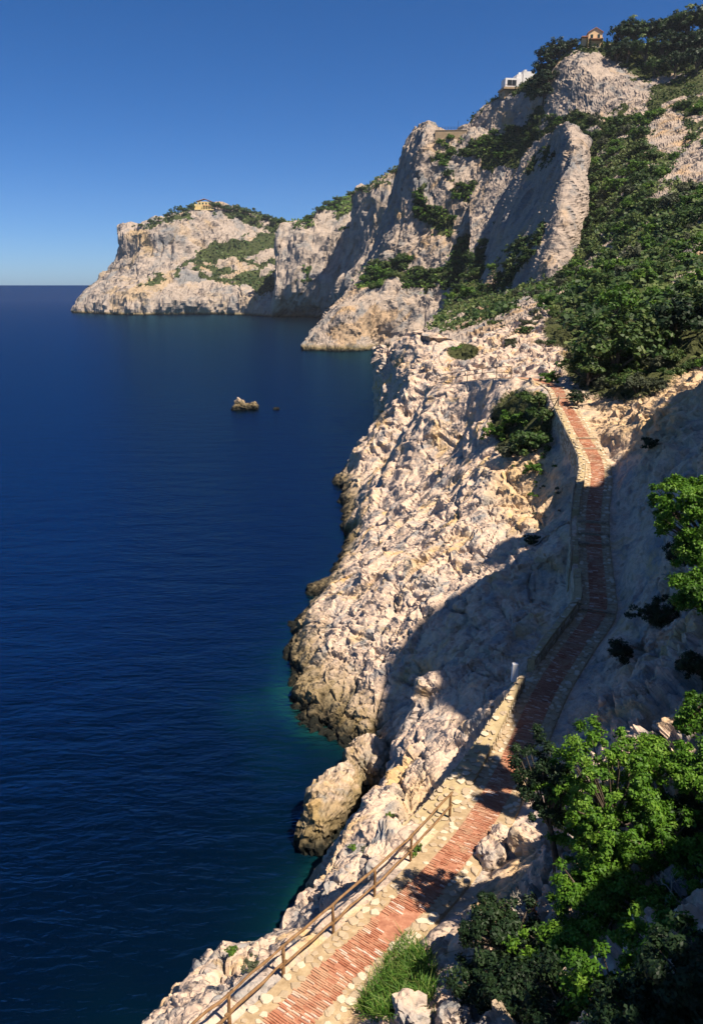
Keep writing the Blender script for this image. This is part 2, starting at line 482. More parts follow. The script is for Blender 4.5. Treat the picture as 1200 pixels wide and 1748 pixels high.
# (s from, s to) of the stretches where a masonry wall holds the path up on the sea side
S_W1 = (path_s_at(1420), path_s_at(1178))
S_W5 = (path_s_at(1160), path_s_at(1046))
S_W4 = (path_s_at(1046), path_s_at(930))
S_W3 = (path_s_at(880), path_s_at(795))
S_W2 = (path_s_at(792), path_s_at(700))
WALLED = [S_W1, S_W5, S_W4, S_W3, S_W2]
def bench(Z, S, O, PZ):
    """cut the level path into the slope; drop the ground outside the walls"""
    pz = stepped(S, PZ) - 0.10
    k = 1 - smooth01((np.abs(O) - 0.95) / 0.55)
    Z = Z * (1 - k) + pz * k
    for a, b in WALLED:
        inside = smooth01((S - a + 0.3) / 0.6) * smooth01((b - S + 0.3) / 0.6)
        drop = smooth01((-O - 1.15) / 0.25) * (1 - smooth01((-O - 2.2) / 3.0))
        Z = Z - inside * drop * 1.5
    return Z
NEAR_N = (600, 1400)
X, Y, Z, S, O, PZ = build_near(*NEAR_N)
Z = bench(Z, S, O, PZ)
P = np.stack([X, Y, Z], -1)
N = normals_of(P)
N *= np.where(N[..., 2:] < 0, -1, 1)
att = smooth01((np.abs(O) - 0.95) / 0.45) * (0.35 + 0.65 * smooth01((np.abs(O) - 1.2) / 2.5))
att = np.where((S < -1) | (S > PATH_LEN + 1), 1.0, att)
Pf = P.astype(np.float32)
warp = np.stack([perlin(Pf * 0.35, 31), perlin(Pf * 0.35, 32), perlin(Pf * 0.35, 33)], -1)
# joints dip towards the sea: squeeze space across the bedding
BED = np.array([[0.90, 0.20, -0.10], [-0.22, 0.88, 0.20], [0.15, -0.20, 1.15]], np.float32)
Q = (Pf + 0.55 * warp) @ BED.T
f1, c1 = facets(Q / 3.4, 1, 1.0, 0.7)
f2, c2 = facets(Q / 1.25 + 7.3, 2, 1.0, 0.7)
f3, c3 = facets(Q / 0.48 + 3.1, 3, 1.0, 0.6, 0.4)
big = fbm(Pf / 9.0, 3, 5)
_e = np.maximum(np.linalg.norm(np.gradient(P, axis=0), axis=-1), np.linalg.norm(np.gradient(P, axis=1), axis=-1))
def res(lam): return smooth01((lam / _e - 1.2) / 2.0)        # no relief finer than the mesh can carry
fine = sum(0.5 ** k * perlin(Pf / 0.8 * 2.03 ** k, 9 + k) * res(0.8 / 2.03 ** k) for k in range(4)) / 1.875
f3 = f3 * res(0.42)
far_k = smooth01((Y - 60) / 60)
up_side = smooth01((O - 1.0) / 2.0)
amp = 1.0 + 0.7 * far_k
f4, c4 = facets(Q / 0.21 + 9.1, 4, 1.0, 0.6, 0.5)
f4 = f4 * res(0.2)
rid = sum(0.55 ** k * (1 - 2.2 * np.abs(perlin(Q / 1.1 * 2.03 ** k, 14 + k))) * res(0.9 / 2.03 ** k) for k in range(4)) / 2.05
rough_m = 0.25 + 1.05 * smooth01(0.5 + 1.6 * perlin(Pf / 5.5, 61) + 0.8 * perlin(Pf / 2.2, 62))
mid_k = smooth01((Y - 34) / 12) * (1 - up_side)
D = att * (1 + 0.25 * far_k) * (0.95 * big + (0.50 + 0.05 * mid_k) * f1 + (0.20 + 0.22 * up_side) * f2 + (rough_m + 0.9 * up_side) * (0.12 * f3 * (1 + 0.5 * far_k) + 0.07 * f4) + 0.06 * fine + 0.12 * (rid - 0.3)
                 - 0.34 * np.exp(-c1 / 0.05) - 0.24 * np.exp(-c2 / 0.08) * res(0.35) - 0.12 * np.exp(-c3 / 0.15) * res(0.25))
_pu, _pv, _ = project(P)
slab = np.maximum(ell(_pu, _pv, 775, 1255, 52, 95), 0.6 * ell(_pu, _pv, 640, 1450, 110, 90)) * (Y < 39)
D = D * (1 - 0.72 * slab)
P = P + N * D[..., None]
NEAR_P = P
pu, pv, pd = project(P)
veg = np.zeros_like(pu)
for e in [(660, 1670, 80, 70), (1060, 620, 110, 70), (890, 720, 60, 60), (1150, 560, 120, 80), (980, 560, 60, 40), (790, 600, 30, 16)]:
    veg = np.maximum(veg, 0.75 * ell(pu, pv, *e))
ochre = np.zeros_like(pu)
for e in [(900, 830, 60, 70), (1080, 720, 90, 60), (740, 1380, 60, 60), (1150, 650, 70, 50)]:
    ochre = np.maximum(ochre, 0.6 * ell(pu, pv, *e, 0.5) * (0.6 + 0.8 * (fine + 0.3)))
_h1 = np.array([PT(*a) for a in HILL1]); _h0 = np.array([PT(*a) for a in HILL0])
_lim = np.interp(P[..., 0] / P[..., 1], _h1[:, 0] / _h1[:, 1], _h0[:, 1] * 0.35 + _h1[:, 1] * 0.65)
_ok = (P[..., 1] < _lim).ravel()
_gf = grid_faces(*NEAR_N)[:, ::-1]
_gf = _gf[_ok[_gf].any(1)]
me = mesh_np('coastal_slope', P.reshape(-1, 3), _gf, False, {'veg': veg.ravel(), 'ochre': np.clip(ochre, 0, 1).ravel()})
near_o = tag(link('coastal_slope', me, M_ROCK), kind='structure')

_sub = _ok.reshape(NEAR_N)[::2, ::2]
TERR = [(P[::2, ::2][_sub], veg[::2, ::2][_sub])]

# ground round the viewpoint itself, outside the photograph but one step away
def apron(name, t0, t1, nt_, ra, rb_, nr_):
    th = np.radians(np.linspace(t0, t1, nt_)); R = np.geomspace(ra, rb_, nr_)
    x = np.sin(th)[:, None] * R; y = np.cos(th)[:, None] * R
    s, o, pz = (q.reshape(x.shape) for q in path_coords(x, y))
    z = bench(np.minimum(near_z(x, y), CAM_Z + 40), s, o, pz)
    z = np.where(np.hypot(x, y) < 5, np.minimum(z, CAM_Z - 4.0), z) - 0.12
    a = np.stack([x, y, z], -1); pf = a.astype(np.float32)
    n = normals_of(a); n *= np.where(n[..., 2:] < 0, -1, 1)
    w_ = smooth01((np.abs(o) - 0.95) / 0.45)
    q = pf @ BED.T
    d = w_ * (0.9 * fbm(pf / 9.0, 3, 5) + 0.42 * facets(q / 3.4, 1, 1.0, 0.7)[0] + 0.26 * facets(q / 1.25 + 7.3, 2, 1.0, 0.7)[0] + 0.1 * facets(q / 0.48 + 3.1, 3, 1, .6, .4)[0])
    a = a + n * d[..., None]
    zero = np.zeros(a.shape[0] * a.shape[1])
    me = mesh_np(name, a.reshape(-1, 3), grid_faces(nt_, nr_)[:, ::-1], False, {'veg': zero, 'ochre': zero})
    tag(link(name, me, M_ROCK), kind='structure')
apron('upper_slope', 33.7, 84.0, 190, 7.8, 75.0, 260)
apron('viewpoint_slope', -60.0, 110.0, 240, 1.5, 8.15, 70)

# ---------------------------------------------------------------- lofted cliffs further off
def loft(rows, nu, nv, back=None, left=None, right=None, foot=True):
    R = np.array([[PT(*c) if len(c) == 3 else FOOT(*c) for c in r] for r in rows])
    if foot: R = np.concatenate([R[:1] + np.array([0, -2.0, -9.0]), R], 0)
    for b in (back or []): R = np.concatenate([R, R[-1:] + np.array(b)], 0)
    for b in (left or []): R = np.concatenate([R[:, :1] + np.array(b), R], 1)
    for b in (right or []): R = np.concatenate([R, R[:, -1:] + np.array(b)], 1)
    def even(A, n):      # even spacing by mean length along axis 0
        L = np.concatenate([[0], np.cumsum(np.linalg.norm(np.diff(A, axis=0), axis=-1).mean(axis=1))])
        return catmull(A, np.interp(np.linspace(0, L[-1], n), L, np.arange(len(L))))
    A = even(R, nv)
    A = even(A.swapaxes(0, 1), nu).swapaxes(0, 1)
    return A
def cliff(name, rows, nu, nv, L, amp, seed, mat, vegpoly=(), ochres=(), vertical=1.6, rockpoly=None, basev=0.0, det=1.0, **kw):
    A = loft(rows, nu, nv, **kw)
    Nn = normals_of(A)
    to = np.array([0, 0, CAM_Z]) - A
    if (Nn * to).sum(-1).mean() < 0: Nn = -Nn
    p = A.astype(np.float32)
    wp = np.stack([perlin(p / (2.5 * L), seed + 1), perlin(p / (2.5 * L), seed + 2), perlin(p / (2.5 * L), seed + 3)], -1)
    q = (p + L * 0.5 * wp) * np.array([1, 1, 1 / vertical], np.float32)
    a1, k1 = facets(q / L, seed + 4, 1.0, 0.7)
    a2, k2 = facets(q / (0.4 * L) + 5.5, seed + 5, 1.0, 0.7, 0.3)
    a3, k3 = facets(q / (0.16 * L) + 1.5, seed + 6, 1.0, 0.7, 0.45)
    bg = fbm(p / (3.0 * L), 3, seed + 7)
    rg = fbm(p * np.array([1, 1, 0.35], np.float32) / (1.6 * L), 4, seed + 8, 0.5, True)
    D = amp * L * (0.60 * bg + 0.30 * a1 + det * (0.20 * a2 + 0.10 * a3 - 0.12 * np.exp(-k2 / 0.07) - 0.05 * np.exp(-k3 / 0.08)) + 0.34 * (rg - 0.4) - 0.22 * np.exp(-k1 / 0.06))
    A = A + Nn * D[..., None]
    u, v, d = project(A)
    jit = 14 * perlin(p / (0.8 * L), seed + 9) + 8 * perlin(p / (0.25 * L), seed + 10)
    jit2 = 14 * perlin(p / (0.8 * L), seed + 12) + 8 * perlin(p / (0.25 * L), seed + 13)
    def inpoly(poly):
        x, y = u + jit, v + jit2 * 0.7
        c = np.zeros(u.shape, bool); n = len(poly)
        for i in range(n):
            x1, y1 = poly[i]; x2, y2 = poly[(i + 1) % n]
            if y1 == y2: continue
            c ^= ((y1 > y) != (y2 > y)) & (x < (x2 - x1) * (y - y1) / (y2 - y1) + x1)
        return c
    pn = perlin(p / (1.5 * L), seed + 21) + 0.6 * perlin(p / (0.6 * L), seed + 22)
    vg = np.where(pn > (0.40 if basev > 0 else 9), 0.15, basev)
    if rockpoly is not None:
        for po in rockpoly: vg = np.where(inpoly(po), 0.0, vg)
    for po in vegpoly: vg = np.where(inpoly(po) & (pn < 0.16), 0.8, vg)
    oc = np.zeros(u.shape)
    for po in ochres: oc = np.where(inpoly(po), 0.55, oc)
    me = mesh_np(name, A.reshape(-1, 3), grid_faces(nv, nu), False, {'veg': vg.ravel(), 'ochre': oc.ravel()})
    o = tag(link(name, me, mat), kind='structure')
    TERR.append((A.reshape(-1, 3), vg.ravel()))
    return o, A, vg

far_o, FAR_A, FAR_V = cliff('far_headland', [
    [(135, 531), (165, 536), (230, 538), (300, 537), (380, 537), (460, 540), (510, 541)],
    [(141, 510, 905), (172, 503, 815), (230, 503, 775), (300, 505, 780), (380, 508, 785), (460, 514, 745), (510, 515, 735)],
    [(178, 474, 925), (205, 470, 860), (250, 470, 825), (310, 470, 825), (380, 474, 830), (450, 480, 800), (510, 480, 780)],
    [(211, 442, 930), (225, 436, 885), (260, 430, 865), (320, 430, 865), (390, 430, 880), (450, 440, 875), (510, 440, 850)],
    [(214, 402, 940), (228, 396, 895), (270, 391, 880), (330, 384, 890), (400, 384, 925), (460, 402, 950), (510, 402, 920)],
    [(219, 393, 990), (245, 382, 930), (300, 364, 935), (350, 350, 945), (400, 354, 970), (450, 371, 990), (510, 388, 990)]],
    330, 210, 22.0, 0.42, 100, M_ROCKF,
    vegpoly=[[(225, 393), (300, 362), (350, 345), (430, 355), (512, 380), (500, 400), (440, 388), (385, 366), (330, 372), (285, 384), (240, 390)],
             [(290, 458), (330, 440), (350, 420), (400, 405), (470, 398), (490, 400), (480, 500), (440, 503), (405, 488), (360, 480), (320, 475), (300, 468)],
             [(240, 490), (275, 465), (280, 480), (250, 495)]],
    ochres=[[(180, 500), (250, 480), (300, 460), (290, 490), (220, 510)]],
    back=[(10, 120, -15), (20, 300, -90)], left=[(60, 170, -10)])
mid_o, MID_A, MID_V = cliff('middle_cliff', [
    [(468, 541), (485, 541), (515, 541), (548, 542), (600, 546), (660, 548)],
    [(471, 500, 722), (488, 500, 702), (515, 500, 690), (545, 500, 688), (600, 500, 680), (660, 500, 670)],
    [(474, 440, 735), (490, 440, 716), (515, 440, 706), (550, 440, 704), (600, 440, 700), (660, 440, 690)],
    [(479, 400, 745), (494, 397, 727), (520, 393, 722), (552, 390, 722), (600, 380, 722), (660, 370, 715)],
    [(491, 387, 775), (505, 381, 755), (530, 369, 755), (560, 353, 760), (606, 332, 765), (690, 292, 775)]],
    150, 150, 16.0, 0.5, 200, M_ROCKF,
    vegpoly=[[(490, 390), (560, 345), (620, 325), (700, 285), (700, 320), (640, 335), (610, 345), (590, 375), (560, 372), (520, 388)], [(555, 385), (590, 372), (600, 390), (575, 392)],
             [(505, 470), (530, 455), (535, 475), (510, 485)]],
    back=[(5, 80, -5), (20, 300, -60)], left=[(40, 140, -8)], vertical=2.2)
sec_o, SEC_A, SEC_V = cliff('second_cliff', [
    [(552, 542), (565, 545), (590, 550), (640, 556), (740, 565)],
    [(570, 500, 660), (582, 500, 632), (605, 500, 612), (650, 500, 590), (740, 500, 560)],
    [(589, 440, 668), (600, 440, 640), (620, 440, 622), (655, 438, 602), (740, 430, 570)],
    [(603, 375, 676), (615, 375, 648), (632, 373, 632), (660, 370, 615), (740, 350, 585)],
    [(615, 325, 684), (628, 320, 662), (645, 312, 652), (668, 300, 640), (740, 270, 620)]],
    120, 180, 16.0, 0.5, 300, M_ROCKF,
    vegpoly=[[(610, 325), (690, 285), (700, 300), (650, 318), (615, 335)]],
    back=[(5, 60, -5), (20, 250, -60)], left=[(25, 90, -8)], vertical=2.6)
main_o, MAIN_A, MAIN_V = cliff('main_cliff', [
    [(516, 597), (535, 599), (575, 600), (620, 599), (645, 597), (690, 600), (760, 600), (860, 600)],
    [(520, 585, 362), (540, 573, 354), (580, 575, 350), (620, 578, 350), (650, 585, 355), (700, 575, 346), (770, 570, 335), (860, 560, 320)],
    [(535, 562, 372), (556, 546, 364), (590, 532, 361), (625, 520, 361), (660, 514, 361), (710, 528, 356), (775, 520, 346), (860, 505, 330)],
    [(580, 520, 420), (590, 508, 402), (615, 490, 394), (645, 478, 388), (680, 478, 382), (725, 478, 372), (785, 470, 362), (860, 455, 345)],
    [(634, 440, 465), (642, 432, 424), (655, 426, 402), (680, 420, 396), (710, 418, 391), (745, 414, 385), (795, 408, 376), (865, 395, 366)],
    [(668, 345, 490), (676, 338, 442), (690, 333, 414), (705, 330, 400), (730, 326, 399), (762, 320, 395), (805, 310, 390), (875, 300, 385)],
    [(686, 272, 505), (693, 266, 456), (704, 261, 424), (715, 260, 408), (740, 258, 408), (772, 260, 405), (812, 253, 400), (885, 240, 395)],
    [(707, 228, 515), (711, 223, 464), (717, 219, 434), (729, 217, 420), (746, 225, 420), (776, 236, 418), (803, 222, 415), (892, 213, 405)]],
    310, 330, 11.0, 0.44, 400, M_ROCKM,
    vegpoly=[[(602, 484), (640, 446), (690, 430), (706, 450), (655, 480), (620, 495)],
             [(725, 480), (745, 455), (790, 405), (830, 425), (850, 455), (810, 500), (790, 520), (760, 500)],
             [(735, 272), (748, 236), (778, 234), (782, 262), (760, 280)],
             [(785, 262), (800, 240), (830, 232), (905, 215), (930, 215), (905, 255), (850, 268), (815, 270)],
             [(692, 340), (715, 312), (745, 350), (775, 362), (760, 395), (720, 380)],
             [(758, 330), (770, 300), (800, 310), (830, 320), (850, 300), (862, 325), (830, 345), (800, 350)],
             [(660, 470), (700, 460), (740, 470), (730, 500), (700, 490)],
             [(745, 400), (770, 375), (790, 385), (770, 415)]],
    ochres=[[(560, 570), (640, 520), (690, 530), (660, 560), (600, 590)]],
    back=[(5, 40, 2), (20, 120, -40)], left=[(14, 60, -4)], vertical=1.8)
fin_o, FIN_A, FIN_V = cliff('rock_fin', [
    [(770, 590, 235), (810, 585, 225), (850, 570, 215), (900, 550, 205), (950, 530, 200), (985, 520, 205)],
    [(798, 520, 285), (826, 505, 262), (862, 486, 243), (900, 466, 227), (932, 458, 214), (982, 450, 218)],
    [(826, 450, 312), (846, 434, 286), (876, 422, 262), (912, 406, 240), (944, 396, 224), (991, 394, 229)],
    [(850, 380, 330), (866, 356, 303), (894, 344, 280), (930, 332, 256), (962, 320, 236), (1000, 330, 242)],
    [(876, 312, 340), (888, 293, 316), (912, 285, 294), (945, 275, 268), (974, 262, 246), (1003, 272, 252)],
    [(894, 272, 346), (906, 258, 324), (924, 245, 304), (948, 229, 282), (972, 219, 262), (1004, 238, 262)]],
    260, 400, 7.0, 0.36, 500, M_ROCKM,
    vegpoly=[[(905, 270), (940, 250), (950, 262), (925, 290), (905, 300)], [(840, 470), (870, 420), (930, 380), (945, 385), (910, 430), (870, 490), (835, 500)],
             [(790, 520), (830, 490), (860, 500), (830, 545), (800, 550)]],
    back=[(2, 14, -1), (6, 40, -30)], left=[(4, 40, -6)], right=[(1.5, 14, 0), (3, 60, -4)], vertical=2.6, foot=False, det=0.65)
HILL = [
    [(a, b + 34, c) for a, b, c in HILL0], HILL1,
    [(760, 520, 262), (810, 505, 258), (860, 490, 250), (920, 470, 232), (990, 455, 200), (1050, 445, 170), (1110, 440, 150), (1160, 440, 136), (1200, 440, 125), (1330, 440, 110)],
    [(800, 440, 335), (840, 420, 330), (885, 400, 318), (950, 380, 296), (1005, 352, 268), (1060, 340, 232), (1110, 340, 207), (1160, 340, 190), (1200, 340, 180), (1330, 330, 160)],
    [(800, 340, 385), (840, 320, 375), (885, 305, 362), (950, 280, 338), (1005, 268, 312), (1060, 260, 290), (1110, 260, 270), (1160, 260, 255), (1200, 260, 245), (1330, 250, 225)],
    [(790, 262, 415), (830, 240, 402), (880, 225, 388), (950, 205, 362), (1005, 192, 348), (1060, 182, 334), (1110, 182, 320), (1160, 190, 305), (1200, 190, 295), (1330, 180, 275)],
    [(794, 228, 424), (826, 192, 412), (866, 170, 402), (932, 140, 382), (985, 110, 368), (1050, 120, 362), (1110, 130, 353), (1160, 130, 345), (1200, 130, 335), (1330, 120, 315)],
    [(797, 216, 432), (832, 182, 424), (870, 160, 416), (926, 122, 398), (985, 84, 386), (1040, 76, 386), (1100, 78, 384), (1160, 70, 380), (1200, 55, 375), (1330, 30, 360)]]
hill_o, HILL_A, HILL_V = cliff('hillside', HILL, 440, 480, 6.5, 0.28, 600, M_ROCKM, basev=0.85,
    rockpoly=[[(925, 150), (945, 120), (975, 84), (1030, 92), (1108, 148), (1105, 205), (1065, 175), (1040, 205), (985, 190), (930, 205)],
              [(790, 220), (828, 176), (865, 160), (905, 165), (905, 205), (850, 225), (800, 240)],
              [(1098, 262), (1105, 215), (1140, 180), (1170, 200), (1165, 255), (1125, 270)],
              [(1125, 318), (1160, 262), (1210, 220), (1230, 320), (1160, 310)],
              [(690, 660), (700, 560), (800, 560), (870, 530), (900, 500), (930, 520), (960, 560), (980, 600), (960, 660)],
              [(1040, 312), (1060, 300), (1075, 310), (1055, 322)], [(755, 340), (850, 282), (882, 290), (845, 395), (800, 440), (735, 445)],
              [(1100, 330), (1140, 318), (1150, 345), (1110, 352)], [(1165, 380), (1200, 370), (1200, 395)], [(1020, 420), (1050, 412), (1045, 432)]],
    back=[(10, 30, 0), (30, 120, -20)], foot=False, vertical=1.2)
tower_o, TOWER_A, TOWER_V = cliff('shore_pinnacle', [
    [(637, 744), (648, 742), (662, 735, 136), (685, 720, 126), (720, 705, 112)],
    [(639, 690, 152), (649, 690, 144), (664, 688, 138), (690, 684, 128), (724, 676, 116)],
    [(640, 640, 154), (650, 640, 147), (666, 640, 142), (695, 640, 134), (735, 640, 120)],
    [(641, 604, 156), (650, 598, 151), (668, 606, 148), (700, 580, 143), (752, 582, 135)]],
    120, 130, 4.0, 0.62, 700, M_ROCK, back=[(0, 5, -1), (3, 30, -18)], left=[(2, 14, -1), (6, 40, -4)], right=[(6, -2, -2)], vertical=1.8)

# crag, unseen above the trail; outline shaped so its shadow covers the middle path
def ray_hit(u, v, y0=8.0, y1=150.0):
    ys = np.geomspace(y0, y1, 700); d = ray(u, v)
    q = d[None, :] * (ys / d[1])[:, None] + np.array([0, 0, CAM_Z])
    g = near_z(q[:, 0], q[:, 1]); k = np.argmax(q[:, 2] < g)
    return q[k]
def shadow_crag():
    e1 = np.array([-SUN_H[1], SUN_H[0]])      # along the crag, away from the camera
    DP, tn = 9.0, math.tan(SUN_EL)
    prof = []
    for u, v in [(890, 1300), (885, 1262), (868, 1180), (830, 1192), (745, 1185), (640, 1240), (660, 1130), (720, 1060), (800, 965), (880, 930), (950, 885), (1010, 835), (1050, 790)]:
        q = ray_hit(u, v)
        prof.append((float(q[:2] @ e1), float(q[2] - CAM_Z + (DP - q[:2] @ SUN_H) * tn)))
    prof.sort()
    prof = [(2, 3), (7, 6.2), (12, 6.8), (18, 7.0), (prof[0][0] - 2.0, 7.8)] + prof + [(prof[-1][0] + 4, prof[-1][1] - 1), (prof[-1][0] + 9, prof[-1][1] - 5), (70, 0)]  # low near end added to shade the lower right ground
    print('CRAG', [(round(a, 1), round(b, 1)) for a, b in prof])
    hs = np.linspace(2, 70, 140)
    top = np.interp(hs, [a for a, _ in prof], [b for _, b in prof])
    ts = np.linspace(-1.0, 1.0, 90)
    A = np.zeros((len(ts), len(hs), 3))
    for j, h in enumerate(hs):
        base = -13.0
        for i, t in enumerate(ts):
            wdt = 3.0 + 3.5 * abs(t)
            d = DP + math.copysign(min(1, abs(t) * 3) * wdt, t) + 0.5
            z = base + (top[j] - base) * (1 - abs(t) ** 1.6)
            q = SUN_H * d + e1 * h
            A[i, j] = (q[0], q[1], z + CAM_Z)
    p = A.astype(np.float32)
    a1, k1 = facets(p / 4.0, 801, 1, .7); a2, k2 = facets(p / 1.5, 802, 1, .7)
    Nn = normals_of(A); Nn *= np.where(Nn[..., 2:] < 0, -1, 1)
    A = A + Nn * (0.6 * a1 + 0.3 * a2)[..., None]
    me = mesh_np('shadow_crag', A.reshape(-1, 3), grid_faces(len(ts), len(hs)), False, {'veg': np.zeros(A.shape[0] * A.shape[1]), 'ochre': np.zeros(A.shape[0] * A.shape[1])})
    return tag(link('shadow_crag', me, M_ROCK), kind='structure')
shadow_crag()

# ---------------------------------------------------------------- sea
def sea():
    th = np.radians(np.linspace(-105, 60, 420)); r = np.concatenate([np.linspace(4, 160, 260)[:-1], np.geomspace(160, 90000, 90)])
    Xs = np.sin(th)[:, None] * r; Ys = np.cos(th)[:, None] * r
    zb = near_z(Xs[:, :260], Ys[:, :260])
    sh = np.zeros(Xs.shape)
    pp = np.stack([Xs, Ys, np.zeros_like(Xs)], -1).astype(np.float32)
    sh[:, :260] = 0.55 * np.exp(np.clip(zb, -60, 0) / 2.6) * smooth01((152 - np.hypot(Xs[:, :260], Ys[:, :260])) / 30)
    pu, pv, _ = project(pp)
    # pale sand floor further along the shore
    def near_px(u, v, ru, rv, k): 
        ok = Ys > 20
        return np.where(ok, k * ell(np.where(ok, pu, 0), np.where(ok, pv, 0), u, v, ru, rv, 0.6), 0)
    for e in [(600, 700, 80, 90, .42), (560, 620, 90, 40, .30), (440, 570, 170, 30, .22), (440, 1215, 60, 45, .33), (500, 1290, 80, 70, .22)]:
        sh = np.maximum(sh, near_px(*e))
    sh = np.clip(sh * (1.0 + 1.2 * fbm(pp / 9.0, 4, 901)), 0, 1)
    me = mesh_np('sea', pp.reshape(-1, 3), grid_faces(len(th), len(r))[:, ::-1], True, {'shallow': sh.ravel()})
    m, nt, bs, out = new_mat('sea_water'); b = NB(nt)
    p, g = b.pos()
    c = b.ramp(b.attr('shallow'), [(0.0, (0.0001, 0.0030, 0.0120)), (0.3, (0.0008, 0.0105, 0.018)), (0.62, (0.003, 0.034, 0.034)), (1.0, (0.010, 0.055, 0.045))])
    df = b.n('ShaderNodeBsdfDiffuse'); b.l(c, df.inputs['Color'])
    gl = b.n('ShaderNodeBsdfGlossy'); gl.inputs['Color'].default_value = (0.045, 0.160, 0.29, 1); gl.inputs['Roughness'].default_value = 0.20
    fr = b.n('ShaderNodeFresnel'); fr.inputs['IOR'].default_value = 1.13
    mx = b.n('ShaderNodeMixShader'); b.l(fr.outputs[0], mx.inputs[0]); b.l(df.outputs[0], mx.inputs[1]); b.l(gl.outputs[0], mx.inputs[2])
    nt.nodes.remove(bs); b.l(mx.outputs[0], out.inputs['Surface'])
    p2, _ = b.pos((0.55, 1.3, 1))
    h1 = b.noise(p2, 1.5, 5, 0.65, 0.4)
    h2 = b.noise(p2, 0.28, 4, 0.6, 0.3)
    h3 = b.noise(p2, 0.02, 3, 0.5)
    nb = b.bump(h3, 0.25, 1.5)
    nb = b.bump(h2, 0.5, 0.6, nb)
    nb = b.bump(h1, 0.6, 0.16, nb)
    for nd in (df, gl, fr): b.l(nb, nd.inputs['Normal'])
    return tag(link('sea', me, m), kind='structure')
sea()
# ---------------------------------------------------------------- where a sight line meets the ground (for standing things on it)
_all = np.concatenate([a for a, _ in TERR]); _allv = np.concatenate([b for _, b in TERR])
_u, _v, _d = project(_all)
_okp = (_d > 2) & (_u > -60) & (_u < 1330) & (_v > -40) & (_v < 1850) & (_all[:, 2] > -0.5)
_all, _allv, _u, _v, _d = _all[_okp], _allv[_okp], _u[_okp], _v[_okp], _d[_okp]
BW = 3
_cx = ((_u + 60) / BW).astype(int); _cy = ((_v + 40) / BW).astype(int)
_key = _cy * 1000 + _cx
_ord = np.lexsort((_d, _key))
_first = np.unique(_key[_ord], return_index=True)
PICK = dict(zip(_first[0].tolist(), _ord[_first[1]].tolist()))
def pick(u, v, reach=4):
    cx = int((u + 60) / BW); cy = int((v + 40) / BW)
    for r in range(reach + 1):
        best = None
        for dy in range(-r, r + 1):
            for dx in range(-r, r + 1):
                k = PICK.get((cy + dy) * 1000 + cx + dx)
                if k is not None and (best is None or _d[k] < _d[best]): best = k
        if best is not None: return _all[best], float(_allv[best]), float(_d[best])
    return None, 0.0, 0.0

# ---------------------------------------------------------------- small materials
def simple_mat(name, stops, scale, rough=0.85, bump=0.0, bscale=20, tint=False, objrand=False, spec=0.2, stretch=(1, 1, 1)):
    m, nt, bs, out = new_mat(name); b = NB(nt)
    tc = b.n('ShaderNodeTexCoord'); mp = b.n('ShaderNodeMapping'); mp.inputs['Scale'].default_value = stretch
    p0, g = b.pos()
    src = tc.outputs['Object'] if objrand else g.outputs['Position']
    b.l(src, mp.inputs[0]); p = mp.outputs[0]
    f = b.noise(p, scale, 5, 0.65)
    if tint:
        f = b.math('ADD', b.math('MULTIPLY', f, 0.35), b.math('MULTIPLY', b.attr('tint'), 0.78))
    c = b.ramp(f, stops)
    b.l(c, bs.inputs['Base Color'])
    bs.inputs['Roughness'].default_value = rough
    bs.inputs['Specular IOR Level'].default_value = spec
    if bump: b.l(b.bump(b.noise(p, bscale, 6, 0.7), 0.8, bump), bs.inputs['Normal'])
    return m
M_BRICK = simple_mat('brick', [(0.10, (0.17, 0.055, 0.030)), (0.38, (0.32, 0.115, 0.062)), (0.62, (0.41, 0.175, 0.102)), (0.80, (0.50, 0.26, 0.16)), (0.90, (0.64, 0.48, 0.39))], 9.0, 0.8, 0.01, 60, tint=True)
def dusty(m):
    nt = m.node_tree; b = NB(nt); bs = nt.nodes['Principled BSDF']
    src = bs.inputs['Base Color'].links[0].from_socket
    p, g = b.pos()
    f = b.math('MULTIPLY', b.mapr(b.noise(p, 1.3, 5, 0.7, 0.5), 0.46, 0.66), 0.75)
    c = b.mix(f, src, (0.47, 0.31, 0.19))
    g2 = b.math('MULTIPLY', b.mapr(b.noise(p, 0.5, 3, 0.6), 0.5, 0.7), 0.45)
    c = b.mix(g2, c, (0.20, 0.10, 0.07))
    b.l(c, bs.inputs['Base Color'])
dusty(M_BRICK)
M_STONE = simple_mat('border_stone', [(0.1, (0.20, 0.15, 0.10)), (0.4, (0.36, 0.275, 0.18)), (0.7, (0.47, 0.37, 0.25)), (0.95, (0.60, 0.51, 0.38))], 6.0, 0.9, 0.02, 25, tint=True)
M_MORTAR = simple_mat('wall_mortar', [(0.3, (0.33, 0.25, 0.14)), (0.6, (0.46, 0.36, 0.20)), (0.8, (0.54, 0.45, 0.28))], 4.0, 0.95, 0.03, 14)
M_TIMBER = simple_mat('timber', [(0.25, (0.11, 0.06, 0.028)), (0.5, (0.22, 0.125, 0.058)), (0.75, (0.34, 0.22, 0.115))], 4.0, 0.75, 0.006, 30, stretch=(1, 1, 6))
M_GREYTIMBER = simple_mat('weathered_timber', [(0.25, (0.16, 0.11, 0.07)), (0.6, (0.33, 0.25, 0.17)), (0.8, (0.42, 0.34, 0.25))], 4.0, 0.8, 0.006, 30)
M_BARK = simple_mat('bark', [(0.3, (0.06, 0.045, 0.03)), (0.6, (0.14, 0.11, 0.08)), (0.8, (0.22, 0.18, 0.14))], 8.0, 0.9, 0.02, 30)
M_TWIG = simple_mat('dead_twig', [(0.3, (0.26, 0.23, 0.18)), (0.7, (0.46, 0.42, 0.34))], 8.0, 0.9)
M_RUSTTWIG = simple_mat('rusty_twig', [(0.3, (0.20, 0.06, 0.03)), (0.7, (0.38, 0.14, 0.07))], 8.0, 0.9)
